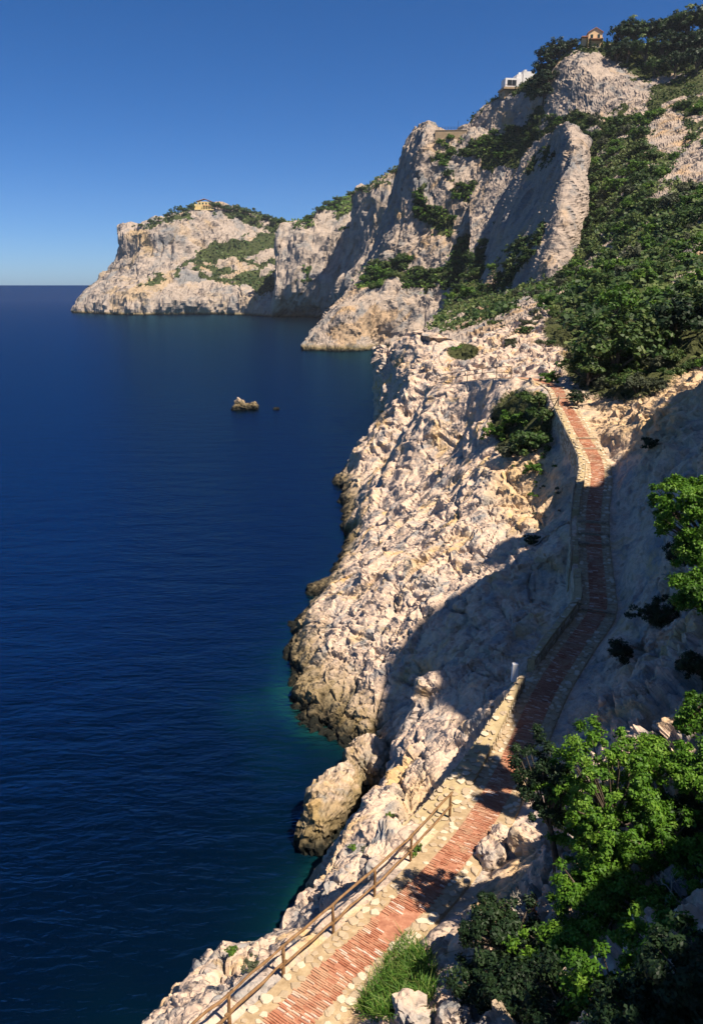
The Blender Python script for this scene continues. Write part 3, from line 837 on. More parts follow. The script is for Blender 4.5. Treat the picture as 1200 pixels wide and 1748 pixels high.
M_WHITE = simple_mat('white_render', [(0.3, (0.70, 0.68, 0.66)), (0.7, (0.82, 0.80, 0.78))], 0.8, 0.8)
M_ORANGE = simple_mat('orange_render', [(0.3, (0.80, 0.54, 0.28)), (0.7, (0.86, 0.62, 0.36))], 0.6, 0.85)
M_YELLOW = simple_mat('yellow_render', [(0.3, (0.66, 0.50, 0.22)), (0.7, (0.76, 0.60, 0.30))], 0.4, 0.85)
M_ROOF = simple_mat('roof_tile', [(0.3, (0.34, 0.15, 0.09)), (0.7, (0.50, 0.27, 0.18))], 1.2, 0.85)
M_GLASS = simple_mat('dark_pane', [(0.3, (0.012, 0.018, 0.024)), (0.7, (0.03, 0.04, 0.05))], 0.6, 0.12, spec=0.5)
M_SHUTTER = simple_mat('green_shutter', [(0.3, (0.03, 0.10, 0.06)), (0.7, (0.06, 0.16, 0.09))], 3.0, 0.6)
M_IRON = simple_mat('dark_iron', [(0.3, (0.02, 0.022, 0.025)), (0.7, (0.05, 0.05, 0.055))], 5.0, 0.5)
M_TERRACE = simple_mat('terrace_stone', [(0.3, (0.30, 0.21, 0.13)), (0.7, (0.46, 0.34, 0.21))], 1.0, 0.9)
def base_mat():
    m, nt, bs, out = new_mat('path_bed'); b = NB(nt)
    p, g = b.pos()
    brickbed = b.ramp(b.noise(p, 5.0, 5, 0.7), [(0.3, (0.24, 0.09, 0.05)), (0.55, (0.38, 0.165, 0.095)), (0.75, (0.50, 0.30, 0.19))])
    sand = b.ramp(b.noise(p, 4.0, 5, 0.7), [(0.3, (0.25, 0.17, 0.09)), (0.6, (0.42, 0.31, 0.18)), (0.8, (0.54, 0.43, 0.28))])
    n = b.noise(p, 1.1, 4, 0.6)
    e = b.math('ADD', b.attr('edge'), b.math('MULTIPLY', b.math('SUBTRACT', n, 0.5), 0.12))
    b.l(b.mix(b.mapr(e, 0.40, 0.46), brickbed, sand), bs.inputs['Base Color'])
    bs.inputs['Roughness'].default_value = 0.92
    b.l(b.bump(b.noise(p, 30, 5, 0.7), 0.7, 0.012), bs.inputs['Normal'])
    return m
M_BED = base_mat()

# ---------------------------------------------------------------- the brick path
def strip(name, s0, s1, ds, offs, dz, mat, attr=None, parent=None):
    ss = np.arange(s0, s1, ds)
    A = np.stack([path_pt(ss, o, z) for o, z in zip(offs, dz)], 1)
    F = grid_faces(len(ss), len(offs))[:, ::-1]
    ed = np.broadcast_to(np.abs(np.array(offs)), (len(ss), len(offs)))
    return link(name, mesh_np(name, A.reshape(-1, 3), F, False, {'edge': ed.ravel()}), mat, parent)
offs = [-1.05, -0.9, -0.7, -0.45, -0.25, 0, 0.25, 0.45, 0.7, 0.9, 1.05]
dzs = [-0.40, -0.03, -0.02, -0.02, -0.015, -0.01, -0.015, -0.02, -0.02, -0.03, -0.40]
path_o = tag(strip('path', 0.0, PATH_LEN - 0.5, 0.08, offs, dzs, M_BED), kind='structure')

def frame_at(s, off):
    p = path_pt(s, off); a = path_pt(s - 0.15, off); b = path_pt(s + 0.15, off)
    z = 0.0
    t = b - a; t[2] = np.clip(t[2], -0.12, 0.12); t /= np.linalg.norm(t)
    r = np.array([t[1], -t[0], 0]); r /= np.linalg.norm(r)
    n = np.cross(r, t)
    return p, t, r, n
BOX_F = np.array([[0, 1, 2, 3], [0, 4, 5, 1], [1, 5, 6, 2], [2, 6, 7, 3], [3, 7, 4, 0]])
def slab_verts(l, w, h, bev, rnd):
    x, y = l / 2, w / 2
    j = lambda k: rnd.uniform(-k, k)
    top = [(-x + bev + j(.006), -y + bev + j(.004), h + j(.005)), (x - bev + j(.006), -y + bev + j(.004), h + j(.005)), (x - bev + j(.006), y - bev + j(.004), h + j(.005)), (-x + bev + j(.006), y - bev + j(.004), h + j(.005))]
    bot = [(-x, -y, -0.05), (x, -y, -0.05), (x, y, -0.05), (-x, y, -0.05)]
    return np.array(top + bot)
rb = random.Random(5)
BRICKS = []     # s, offset, length, yaw, tint
s = 0.0
S_END = path_s_at(655)
S_D0, S_D1 = path_s_at(1600), path_s_at(1545)
while s < S_END:
    pitch = 0.066
    o = -0.42 + rb.uniform(-0.012, 0.012)
    first = True
    lightrow = rb.random() < 0.12
    while o < 0.36:
        L = rb.choice([0.24, 0.25, 0.26, 0.20, 0.28]) if not first else rb.choice([0.12, 0.25, 0.19, 0.25])
        first = False
        if 0.44 - o < 0.34: L = 0.43 - o + rb.uniform(-.012, .012)
        tint = rb.gauss(0.50, 0.14) + 0.10 * math.sin(s * 0.8 + 3 * o)
        if rb.random() < 0.10 or (lightrow and rb.random() < 0.4): tint = rb.uniform(0.78, 1.0)
        dirt = math.sin(s * 0.9 + 2.0 * o) + math.sin(s * 0.37 + 1.3) + 1.2 * (o > 0.15) * math.sin(s * 1.7)
        bare = S_D0 < s < S_D1 and o > -0.55 + 0.9 * abs(s - 0.5 * (S_D0 + S_D1)) + rb.uniform(-.1, .1)
        if rb.random() > (0.05 if dirt < 1.6 else 0.45) and not bare:
            BRICKS.append((s + rb.uniform(-0.006, 0.006), o + L / 2, L - 0.012, rb.gauss(0, 0.025), min(1, max(0, tint)), rb.uniform(0.004, 0.022)))
        o += L
    s += pitch
brick_variants = []
for k in range(30):
    t = [0.25, 0.33, 0.4, 0.45, 0.5, 0.55, 0.62, 0.7, 0.88, 0.97][k % 10]
    V = slab_verts([0.23, 0.24, 0.25][k % 3], 0.056, 0.0, 0.006, rb)
    me = mesh_np('brick', V, BOX_F, False, {'tint': np.full(8, t)}); me.materials.append(M_BRICK)
    brick_variants.append((t, me))
def set_frame(o, p, t, r, n):
    o.matrix_basis = Matrix(((r[0], t[0], n[0], p[0]), (r[1], t[1], n[1], p[1]), (r[2], t[2], n[2], p[2]), (0, 0, 0, 1)))
def rot2(t, r, a):
    return t * math.cos(a) + r * math.sin(a), r * math.cos(a) - t * math.sin(a)
S_VIS = path_s_at(1746)
allV, allF, allT = [], [], []
cnt = 0
for (s, o, L, yaw, tint, h) in BRICKS:
    if s < S_VIS - 2.0: continue
    p, t, r, n = frame_at(s, o)
    t, r = rot2(t, r, yaw)
    if s >= S_VIS - 0.25 and cnt < 300:
        me = min(rb.sample(brick_variants, 8), key=lambda q: abs(q[0] - tint))[1]
        ob = link('brick', me)
        ob.parent = path_o
        set_frame(ob, p + n * h, t, r, n)
        cnt += 1
    else:
        V = slab_verts(L, 0.056, h, 0.006, rb)
        W = p + V[:, :1] * r + V[:, 1:2] * t + V[:, 2:] * n
        allF.append(BOX_F + 8 * len(allV)); allV.append(W); allT.append(np.full(8, tint))
ob = link('brick_courses', mesh_np('brick_courses', np.concatenate(allV), np.concatenate(allF), False, {'tint': np.concatenate(allT)}), M_BRICK, path_o)
tag(ob, kind='stuff')

# rounded irregular stones: a polygon footprint, a shoulder ring and a slightly domed top
def stone_mesh(rx, ry, h, rnd, n=7, depth=0.06):
    ang = sorted(rnd.uniform(-0.38, 0.38) + 2 * math.pi * k / n for k in range(n))
    rad = [rnd.uniform(0.72, 1.15) for _ in ang]
    V = []
    for sc, z in ((1.0, -depth), (1.0, h * 0.55), (0.80, h)):
        for a, q in zip(ang, rad):
            V.append((rx * q * sc * math.cos(a), ry * q * sc * math.sin(a), z + (rnd.uniform(-0.012, 0.012) if z > 0 else 0)))
    V.append((0, 0, h * 1.05))
    F = []
    for ring in (0, n):
        for k in range(n):
            F.append((ring + k, ring + (k + 1) % n, ring + n + (k + 1) % n)); F.append((ring + k, ring + n + (k + 1) % n, ring + n + k))
    for k in range(n): F.append((2 * n + k, 2 * n + (k + 1) % n, 3 * n))
    return np.array(V), np.array(F)
STONE_VAR = []
for k in range(24):
    V, F = stone_mesh(0.5, 0.5 * rb.uniform(0.7, 1.0), 0.16, rb)
    t = rb.uniform(0.25, 0.95)
    me = mesh_np('stone', V, F, False, {'tint': np.full(len(V), t)}); me.materials.append(M_STONE)
    STONE_VAR.append((V, F, t, me))
class Heap:
    """collects alike pieces too many or too small to stand alone"""
    def __init__(s): s.V, s.F, s.T, s.n = [], [], [], 0
    def add(s, V, F, t): s.V.append(V); s.F.append(F + s.n); s.T.append(np.full(len(V), t)); s.n += len(V)
    def build(s, name, mat, parent=None):
        o = link(name, mesh_np(name, np.concatenate(s.V), np.concatenate(s.F), False, {'tint': np.concatenate(s.T)}), mat, parent)
        return tag(o, kind='stuff')
def put_stone(heap, parent, p, t, r, n, size, yaw, single, hscale=1.0):
    V, F, tn, me = rb.choice(STONE_VAR)
    t, r = rot2(t, r, yaw)
    if single:
        ob = link('stone', me); ob.parent = parent
        ob.matrix_basis = Matrix(((r[0] * size, t[0] * size, n[0] * size * hscale, p[0]), (r[1] * size, t[1] * size, n[1] * size * hscale, p[1]), (r[2] * size, t[2] * size, n[2] * size * hscale, p[2]), (0, 0, 0, 1)))
    else:
        W = p + size * (V[:, :1] * r + V[:, 1:2] * t + hscale * V[:, 2:] * n)
        heap.add(W, F, min(1, max(0, tn + rb.uniform(-.1, .1))))
heap = Heap(); cnt = 0
s = S_VIS - 2.0
while s < S_END:
    for side in (-1, 1):
        for col, (oc, sz) in enumerate(((0.54, 0.24), (0.76, 0.27))):
            if rb.random() < 0.16: continue
            o = side * (oc + rb.uniform(-0.06, 0.06))
            size = sz * rb.uniform(0.6, 1.35)
            ss = s + rb.uniform(-0.10, 0.10) + 0.13 * col
            p, t, r, n = frame_at(ss, o)
            single = ss > S_VIS - 0.4 and cnt < 290
            put_stone(heap, path_o, p - n * 0.015, t, r, n, size, rb.uniform(0, 6.28), single, rb.uniform(0.5, 1.0))
            cnt += single
    s += 0.265
heap.build('border_stones', M_STONE, path_o)
# sleepers of the steps
for c in STEP_S:
    p, t, r, n = frame_at(c + 0.06, 0)
    V = slab_verts(1.75, 0.15, 0.03, 0.01, rb); V[4:, 2] = -0.2
    W = path_pt(c + 0.07, 0) + V[:, :1] * r + V[:, 1:2] * t + V[:, 2:] * np.array([0, 0, 1])
    link('step', mesh_np('step', W, BOX_F, False), M_GREYTIMBER, path_o)

# ---------------------------------------------------------------- masonry walls on the sea side of the path
def wall(label, s0, s1, inner, outer0, outer1, top0, top1, depth, top_single, face_single=0, name='stone_wall'):
    """from s0 (near) to s1 (far); outer offset and top height run linearly"""
    root = empty(name, path_pt((s0 + s1) / 2, -inner)); bpy.context.view_layer.update()
    tag(root, label, 'wall', 'stone walls along the path')
    inv = Matrix.Translation(-Vector(root.location))
    ss = np.linspace(s0, s1, max(4, int((s1 - s0) / 0.25)))
    f = (ss - s0) / (s1 - s0)
    ou = outer0 + (outer1 - outer0) * f; tp = top0 + (top1 - top0) * f
    jit = np.array([rb.uniform(-.03, .01) for _ in ss])
    prof = []
    for off, z in ((np.full(len(ss), inner), -0.2 + 0 * ss), (inner + 0.03 + 0 * ss, tp - 0.03 + jit), (ou - 0.03, tp - 0.05 + jit), (ou + 0.02 * depth, -depth + 0 * ss)):
        q = np.array([path_pt(a, -b, 0) for a, b in zip(ss, off)]); base = np.interp(ss, PATH_S, PATH[:, 2])
        q[:, 2] = base + z; prof.append(q)
    A = np.stack(prof, 1)
    F = grid_faces(len(ss), 4)
    n4 = len(ss) * 4
    caps = np.array([[0, 1, 2, 3], [n4 - 1, n4 - 2, n4 - 3, n4 - 4]])
    core = link('core', mesh_np('core', A.reshape(-1, 3) - np.array(root.location), np.concatenate([F, caps]), False), M_MORTAR, root)
    hp = Heap(); cs = 0; cf = 0
    loc = np.array(root.location)
    s = s0 + 0.1
    while s < s1 - 0.05:
        k = (s - s0) / (s1 - s0); o1 = outer0 + (outer1 - outer0) * k; tz = top0 + (top1 - top0) * k
        width = o1 - inner
        m = max(1, int(round(width / 0.27)))
        zb = float(np.interp(s, PATH_S, PATH[:, 2]))
        for j in range(m):
            o = inner + width * (j + 0.5) / m + rb.uniform(-.07, .07)
            p, t, r, n = frame_at(s + rb.uniform(-.12, .12), -o)
            p = np.array([p[0], p[1], zb + tz - 0.025]) - loc
            if rb.random() < 0.3: continue
            single = cs < top_single
            put_stone(hp, root, p, t, r, np.array([0, 0, 1.0]), rb.uniform(0.16, 0.36) * min(1.0, width / m / 0.25), rb.uniform(0, 6.28), single, 0.5)
            cs += single
        z = tz - 0.2
        while z > -depth:
            p, t, r, n = frame_at(s + rb.uniform(-.06, .06), -(o1 + 0.02 * (tz - z)))
            p = np.array([p[0], p[1], zb + z + rb.uniform(-.04, .04)]) - loc
            put_stone(hp, root, p, t, np.array([0, 0, 1.0]), -r, rb.uniform(0.24, 0.36), rb.uniform(-.5, .5), cf < face_single, 0.6); cf += (cf < face_single)
            z -= 0.25
        z = 0.12
        while z < tz - 0.1:      # inner face of a parapet
            p, t, r, n = frame_at(s + rb.uniform(-.06, .06), -(inner - 0.01))
            p = np.array([p[0], p[1], zb + z + rb.uniform(-.03, .03)]) - loc
            put_stone(hp, root, p, t, np.array([0, 0, -1.0]), r, rb.uniform(0.22, 0.32), rb.uniform(-.5, .5), False, 0.5)
            z += 0.22
        s += 0.27
    if hp.V: hp.build('rubble_stones', M_STONE, root)
    return root
wall('sunlit tapering stone wall between the smooth rock slab and the brick path', S_W1[0] - 1.2, S_W1[1], 0.84, 2.15, 1.05, -0.12, 0.50, 2.4, 170)
wall('shaded dark stone parapet curving along the middle of the path', S_W5[0] + 0.3, S_W5[1], 0.84, 1.18, 1.18, 0.55, 0.60, 2.2, 60)
_a, _b = S_W4
wall('low shaded rubble parapet just above the single step', _a + 0.1, _a + (_b - _a) * 0.55, 0.80, 1.18, 1.18, 0.35, 0.40, 2.0, 40)
wall('short square block of shaded wall below the three steps', _a + (_b - _a) * 0.72, _b, 0.88, 1.32, 1.32, 0.40, 0.45, 2.0, 20)
wall('half sunlit parapet at the bend where the red path leaves the shadow', S_W3[0], S_W3[1], 0.82, 1.25, 1.25, 0.35, 0.55, 2.0, 30)
wall('tall retaining wall with bright coping and shaded seaward face by the bushes', S_W2[0] + 0.2, S_W2[1], 0.80, 1.18, 1.18, 0.30, 0.35, 3.2, 30)

# ---------------------------------------------------------------- tubes, timber railings
def tube_np(pts, rad, n=7, cap=True):
    pts = np.asarray(pts, float); rad = np.broadcast_to(np.asarray(rad, float), (len(pts),))
    T = np.gradient(pts, axis=0); T /= np.linalg.norm(T, axis=1)[:, None] + 1e-9
    ref = np.array([0.31, 0.17, 0.93]); ref = ref if abs(T[0] @ ref) < 0.95 else np.array([1.0, 0, 0])
    V = []
    for p, t, r in zip(pts, T, rad):
        a = np.cross(t, ref); a /= np.linalg.norm(a) + 1e-9; b = np.cross(t, a)
        for k in range(n):
            w = 2 * math.pi * k / n; V.append(p + r * (math.cos(w) * a + math.sin(w) * b))
    m = len(pts)
    i = np.arange(m * n).reshape(m, n); j = np.roll(i, -1, 1)
    F = np.stack([i[:-1], j[:-1], j[1:], i[1:]], -1).reshape(-1, 4)
    V = np.array(V)
    if cap:
        V = np.vstack([V, pts[:1], pts[-1:]]); c0, c1 = m * n, m * n + 1
        F = np.vstack([F, np.stack([j[0], i[0], np.full(n, c0), np.full(n, c0)], 1), np.stack([i[-1], j[-1], np.full(n, c1), np.full(n, c1)], 1)])
    return V, F
def to_mesh_mixed(name, V, F):
    me = bpy.data.meshes.new(name)
    me.from_pydata([tuple(v) for v in V], [], [tuple(dict.fromkeys(int(x) for x in f)) for f in F])
    me.update(); return me
def log(name, a, b, r0, r1, mat, parent, wob=0.03, n=7, seg=6):
    a, b = np.array(a), np.array(b); base = np.array(parent.location) if parent else np.zeros(3)
    t = np.linspace(0, 1, seg)[:, None]
    pts = a + (b - a) * t + np.array([[rb.uniform(-wob, wob) for _ in range(3)] if 0 < i < seg - 1 else [0, 0, 0] for i in range(seg)])
    V, F = tube_np(pts - base, r0 + (r1 - r0) * t[:, 0] * 1.0 + np.array([rb.uniform(-.006, .006) for _ in range(seg)]), n)
    me = to_mesh_mixed(name, V, F)
    for p in me.polygons: p.use_smooth = True
    return link(name, me, mat, parent)
def s_off_at(v, off):
    ss = np.linspace(0, PATH_LEN, 1500); _, pv, _ = project(path_pt(ss, off))
    return float(ss[np.argmin(np.abs(pv - v))])
def railing(label, posts, h, mat, rails=(1.0, 0.5), ext=None, r=0.045, name='timber_railing'):
    """posts: list of base points"""
    root = empty(name, posts[0]); tag(root, label, 'railing', 'timber railings along the path')
    tops = []
    for p in posts:
        tl = np.array([rb.uniform(-.03, .03), rb.uniform(-.03, .03), 1.0])
        log('post', p - np.array([0, 0, .35]), p + tl * h, r * 1.15, r, mat, root, 0.008)
        tops.append(p + tl * h * 0.97)
    for fr in rails:
        for k in range(len(posts) - 1):
            a = posts[k] + (tops[k] - posts[k]) * fr; b = posts[k + 1] + (tops[k + 1] - posts[k + 1]) * fr
            d = (b - a) / np.linalg.norm(b - a) * 0.12
            sag = np.array([0, 0, rb.uniform(-.10, .04) if fr < 0.9 else 0])
            log('rail', a - d + sag, b + d + sag * 0.5, r * 0.95, r * 0.8, mat, root, 0.022)
    return root
base_v = [1830, 1745, 1662, 1588, 1525, 1465, 1392]
railing('brown timber railing of posts and two rails along the lowest path', [path_pt(s_off_at(v, -0.95), -0.95, -0.05) for v in base_v], 0.88, M_TIMBER, (1.0, 0.42), r=0.040)
railing('weathered timber handrail on the shaded bend beside the three steps', [path_pt(q, -1.28, 0.0) for q in np.linspace(S_W3[0] - 5.4, S_W3[0] + 2.8, 6)], 0.95, M_GREYTIMBER, (1.0, 0.5), r=0.04)
_sf = [path_s_at(655) + q for q in (7.0, 10.0, 13.0, 16.0, 19.0, 22.0)]
railing('small pale timber railing crossing the bare rocks far along the path', [path_pt(q, -0.9, 0.15) for q in _sf], 0.95, M_GREYTIMBER, (1.0, 0.5), r=0.045)
_b0 = path_pt(s_off_at(700, -0.85), -0.85); _b1 = path_pt(s_off_at(688, 0.5), 0.5)
bar = empty('log_barrier', _b0); tag(bar, 'pale log barrier laid across the path at the top of its red stretch', 'barrier')
log('post', _b0 - np.array([0, 0, .3]), _b0 + np.array([0, 0, 1.15]), .07, .06, M_GREYTIMBER, bar, .01)
log('rail', _b0 + np.array([-0.7, 0, 0.85]), _b0 + np.array([1.35, 0.8, 0.95]), .06, .05, M_GREYTIMBER, bar, .02)
log('brace', _b0 + np.array([-0.45, .5, -.2]), _b0 + np.array([0, 0, 0.95]), .05, .045, M_GREYTIMBER, bar, .01)
# small white marker block on the rock outside the parapet
mk = PT(885, 1150, 33.3)
V = slab_verts(0.26, 0.24, 0.42, 0.015, rb); V[4:, 2] = -0.4
tag(link('marker_block', mesh_np('marker_block', V, BOX_F, False), M_WHITE), 'small white concrete marker block on the rock beside the shaded parapet', 'marker').location = path_pt(s_off_at(1150, -1.5), -1.52, 0.05)

# ---------------------------------------------------------------- loose rocks
def rock(name, label, cat, center, axes, rz, L, seed, group=None, mat=None, sub=5, amp=0.45, tilt=0.0):
    bm = bmesh.new(); bmesh.ops.create_icosphere(bm, subdivisions=sub, radius=1.0)
    me = bpy.data.meshes.new(name); bm.to_mesh(me); bm.free()
    n = len(me.vertices); co = np.empty(n * 3, np.float32); me.vertices.foreach_get('co', co); co = co.reshape(-1, 3)
    nrm = co.copy()
    co = np.sign(co) * np.abs(co) ** 0.8
    co = co * np.array(axes, np.float32)
    q = co + 13.7 * seed
    a1, k1 = facets(q / L, seed, 1, .7); a2, k2 = facets(q / (0.42 * L), seed + 1, 1, .7); a3, k3 = facets(q / (0.17 * L), seed + 2, 1, .7)
    co = co + nrm * (amp * L * (0.8 * a1 + 0.42 * a2 + 0.2 * a3 - 0.25 * np.exp(-k1 / .06) - .12 * np.exp(-k2 / .07)))[:, None]
    me.vertices.foreach_set('co', co.ravel())
    for an in ('veg', 'ochre'): me.attributes.new(an, 'FLOAT', 'POINT')
    me.update()
    o = link(name, me, mat or M_ROCK)
    o.location = center; o.rotation_euler = (tilt, 0, rz)
    return tag(o, label, cat, group)
f1_ = FOOT(520, 1468); 
rock('coastal_rock', 'big cracked block standing in the dark water below the railing', 'rock', (-0.95, 35.9, 0.6), (1.15, 3.1, 1.75), math.radians(-24), 1.3, 41, amp=0.38, tilt=math.radians(6))
rock('coastal_rock', 'half shaded rock wedged in the gully behind the cracked block', 'rock', (1.1, 39.2, 0.4), (1.5, 2.0, 1.9), 0.4, 1.2, 43, amp=0.38)
ip = FOOT(420, 698)
rock('islet', 'jagged little rock islet standing alone in the bay', 'islet', (ip[0], ip[1], 0.35), (3.0, 1.6, 1.0), 0.25, 1.6, 45, amp=0.5)
rock('islet', 'peaked pale end of the lone rock islet in the bay', 'islet', (ip[0] - 1.7, ip[1] + .3, 1.0), (1.0, 1.0, 1.15), 0.25, 1.1, 47, amp=0.5, sub=4)
ip2 = FOOT(472, 699)
rock('islet', 'tiny rock barely above water beside the lone islet', 'islet', (ip2[0], ip2[1], 0.0), (0.7, 0.5, 0.5), 0.1, 0.6, 48, amp=0.4, sub=4)
for u, v, r_, lab in [(897, 1440, 0.62, 'large sunlit round boulder at the uphill edge of the path'), (858, 1432, 0.42, 'smaller pale boulder beside the large round one by the path'),
                      (838, 1462, 0.50, 'shaded boulder under the two sunlit ones by the path'), (815, 1580, 0.45, 'grey boulder half in shade below the dark bush'),
                      (700, 1730, 0.42, 'pale flat rock ledge below the green grass clump'), (775, 1742, 0.38, 'broken pale rock at the bottom edge beside the ledge')]:
    q, _, d = pick(u, v + 6)
    rock('boulder', lab, 'boulder', q + np.array([0, 0, r_ * 0.35]), (r_, r_ * 0.8, r_ * 0.75), rb.uniform(0, 3), r_ * 1.1, int(u) % 97, amp=0.28, sub=4)

rock('boulder', 'pale rock outcrop where the sunlit wall runs into the slope', 'boulder', path_pt(S_W1[0] - 1.5, -1.75, -0.9), (0.95, 1.5, 1.0), math.radians(-30), 1.0, 73, amp=0.30)
# ---------------------------------------------------------------- buildings
def box_part(name, parent, c, size, mat, rz=0.0):
    x, y, z = (q / 2 for q in size)
    V = np.array([(-x, -y, -z), (x, -y, -z), (x, y, -z), (-x, y, -z), (-x, -y, z), (x, -y, z), (x, y, z), (-x, y, z)])
    F = np.array([[3, 2, 1, 0], [4, 5, 6, 7], [0, 1, 5, 4], [1, 2, 6, 5], [2, 3, 7, 6], [3, 0, 4, 7]])
    o = link(name, mesh_np(name, V, F), mat, parent); o.location = c; o.rotation_euler = (0, 0, rz); return o
def gable_part(name, parent, w, d, zb, zt, over, mat, thick=0.25):
    V = []
    for y in (-d / 2 - over, d / 2 + over):
        V += [(-w / 2 - over, y, zb), (0, y, zt), (w / 2 + over, y, zb), (w / 2 + over, y, zb + thick), (0, y, zt + thick), (-w / 2 - over, y, zb + thick)]
    F = [(0, 1, 4, 5), (1, 2, 3, 4), (11, 10, 7, 6), (10, 9, 8, 7), (5, 4, 10, 11), (4, 3, 9, 10), (1, 0, 6, 7), (2, 1, 7, 8), (0, 5, 11, 6), (3, 2, 8, 9)]
    return link(name, mesh_np(name, np.array(V), np.array(F)), mat, parent)
# orange house on the summit
hp_ = PT(1013, 75, 386); H1 = empty('orange_house', hp_, math.radians(-6)); tag(H1, 'small orange gabled house among the trees on the summit', 'house')
W_, D_ = 5.8, 5.6
V = np.array([(-W_/2, -D_/2, -4), (W_/2, -D_/2, -4), (W_/2, -D_/2, 3.6), (0, -D_/2, 5.4), (-W_/2, -D_/2, 3.6), (-W_/2, D_/2, -4), (W_/2, D_/2, -4), (W_/2, D_/2, 3.6), (0, D_/2, 5.4), (-W_/2, D_/2, 3.6)])
me = bpy.data.meshes.new('wall'); me.from_pydata([tuple(v) for v in V], [], [(0, 1, 2, 3, 4), (9, 8, 7, 6, 5), (1, 6, 7, 2), (5, 0, 4, 9)]); link('wall', me, M_ORANGE, H1)
gable_part('roof', H1, W_, D_, 3.55, 5.42, 0.35, M_ROOF)
for x in (-1.5, 1.4):
    wd = box_part('window', H1, (x, -D_/2 - 0.02, 2.2), (1.0, 0.16, 1.5), M_SHUTTER); box_part('pane', wd, (0, -0.08, 0), (0.7, 0.06, 1.2), M_GLASS)
pr = box_part('porch_roof', H1, (-0.3, -D_/2 - 1.5, 0.6), (W_ + 0.6, 3.0, 0.25), M_ROOF)
for x in (-3.4, 2.6): box_part('column', H1, (x, -D_/2 - 2.8, -0.7), (0.35, 0.35, 3.2), M_YELLOW)
box_part('side_roof', H1, (-W_/2 - 1.4, -0.5, 2.3), (2.8, 5.0, 0.3), M_ROOF)
box_part('side_wall', H1, (-W_/2 - 1.3, 0.6, 0.6), (2.2, 3.5, 3.0), M_ORANGE)
# white terraced house
hp_ = PT(884, 152, 408); H2 = empty('white_house', hp_, math.radians(8)); tag(H2, 'white flat-roofed villa stepping up the ridge above the cliff', 'house')
box_part('wall', H2, (-3.6, 0, 1.6), (7.2, 6, 4.4), M_WHITE); box_part('upper_wall', H2, (-0.4, 0.5, 3.0), (2.6, 6, 5.0), M_WHITE)
box_part('tower_wall', H2, (4.2, 1.0, 4.2), (5.4, 6, 5.6), M_WHITE); box_part('parapet', H2, (2.4, 1.0, 7.2), (1.2, 6.1, 0.9), M_WHITE); box_part('chimney', H2, (0.3, 0, 6.1), (1.2, 1.4, 1.4), M_WHITE)
for x in (-5.2, -3.0):
    wd = box_part('window', H2, (x, -3.02, 1.9), (2.0, 0.2, 2.2), M_IRON); box_part('pane', wd, (0, -0.09, 0), (1.8, 0.06, 2.0), M_GLASS)
box_part('terrace', H2, (-0.5, -1.5, -0.9), (16.5, 9, 0.8), M_TERRACE); box_part('retaining_wall', H2, (-0.5, -0.5, -3.2), (15, 8.4, 4.0), M_TERRACE)
for k in range(9): box_part('post', H2, (-8.4 + k * 0.62, -5.8, 0.0), (0.08, 0.08, 1.1), M_IRON)
box_part('handrail', H2, (-5.9, -5.8, 0.55), (5.2, 0.08, 0.08), M_IRON)
# yellow villa on the far headland
hp_ = PT(350, 353, 930); H3 = empty('yellow_villa', hp_, math.radians(5)); tag(H3, 'yellow villa with pink roof on top of the far headland', 'house')
box_part('wall', H3, (0, 0, 1.0), (15, 9, 8.0), M_YELLOW); box_part('wing_wall', H3, (-8.8, -1, -0.6), (4.0, 7, 6.0), M_YELLOW)
gable_part('roof', H3, 15, 9, 5.0, 7.6, 0.6, M_ROOF, 0.4); box_part('porch_roof', H3, (2.5, -6, 0.6), (9, 4, 0.5), M_ROOF)
for x in (-5, -1.5, 2, 5.5):
    wd = box_part('window', H3, (x, -4.55, 3.0), (1.5, 0.2, 1.8), M_SHUTTER); box_part('pane', wd, (0, -0.1, 0), (1.0, 0.08, 1.4), M_GLASS)
for x in (-1.5, 1.2, 3.9, 6.6): box_part('column', H3, (x, -7.8, -1.4), (0.7, 0.7, 4.0), M_YELLOW)
box_part('terrace', H3, (0, -5, -3.6), (20, 8, 1.0), M_YELLOW)
hp_ = PT(306, 369, 925); H4 = empty('garden_hut', hp_, 0.1); tag(H4, 'tiny yellow hut among trees left of the far villa', 'hut')
box_part('wall', H4, (0, 0, 0.5), (5, 4, 4.0), M_YELLOW); box_part('roof', H4, (0, 0, 2.7), (5.6, 4.6, 0.4), M_ROOF)
box_part('window', H4, (0.8, -2.05, 0.9), (1.0, 0.15, 1.1), M_GLASS)
# belvedere terrace on the cliff edge
hp_ = PT(769, 236, 414); H5 = empty('belvedere_terrace', hp_, math.radians(-3)); tag(H5, 'stone belvedere terrace with thin railing on the cliff edge', 'terrace')
box_part('wall', H5, (0, 0, 0.4), (15, 5, 5.2), M_TERRACE); box_part('coping', H5, (0, -2.4, 3.1), (15.2, 0.5, 0.25), M_TERRACE)
for k in range(11): box_part('post', H5, (-7.3 + 1.46 * k, -2.4, 3.85), (0.10, 0.10, 1.3), M_IRON)
box_part('handrail', H5, (0, -2.4, 4.45), (14.8, 0.09, 0.09), M_IRON); box_part('handrail', H5, (0, -2.4, 3.9), (14.8, 0.07, 0.07), M_IRON)
box_part('mast', H5, (3.2, -2.0, 5.2), (0.12, 0.12, 4.0), M_IRON)
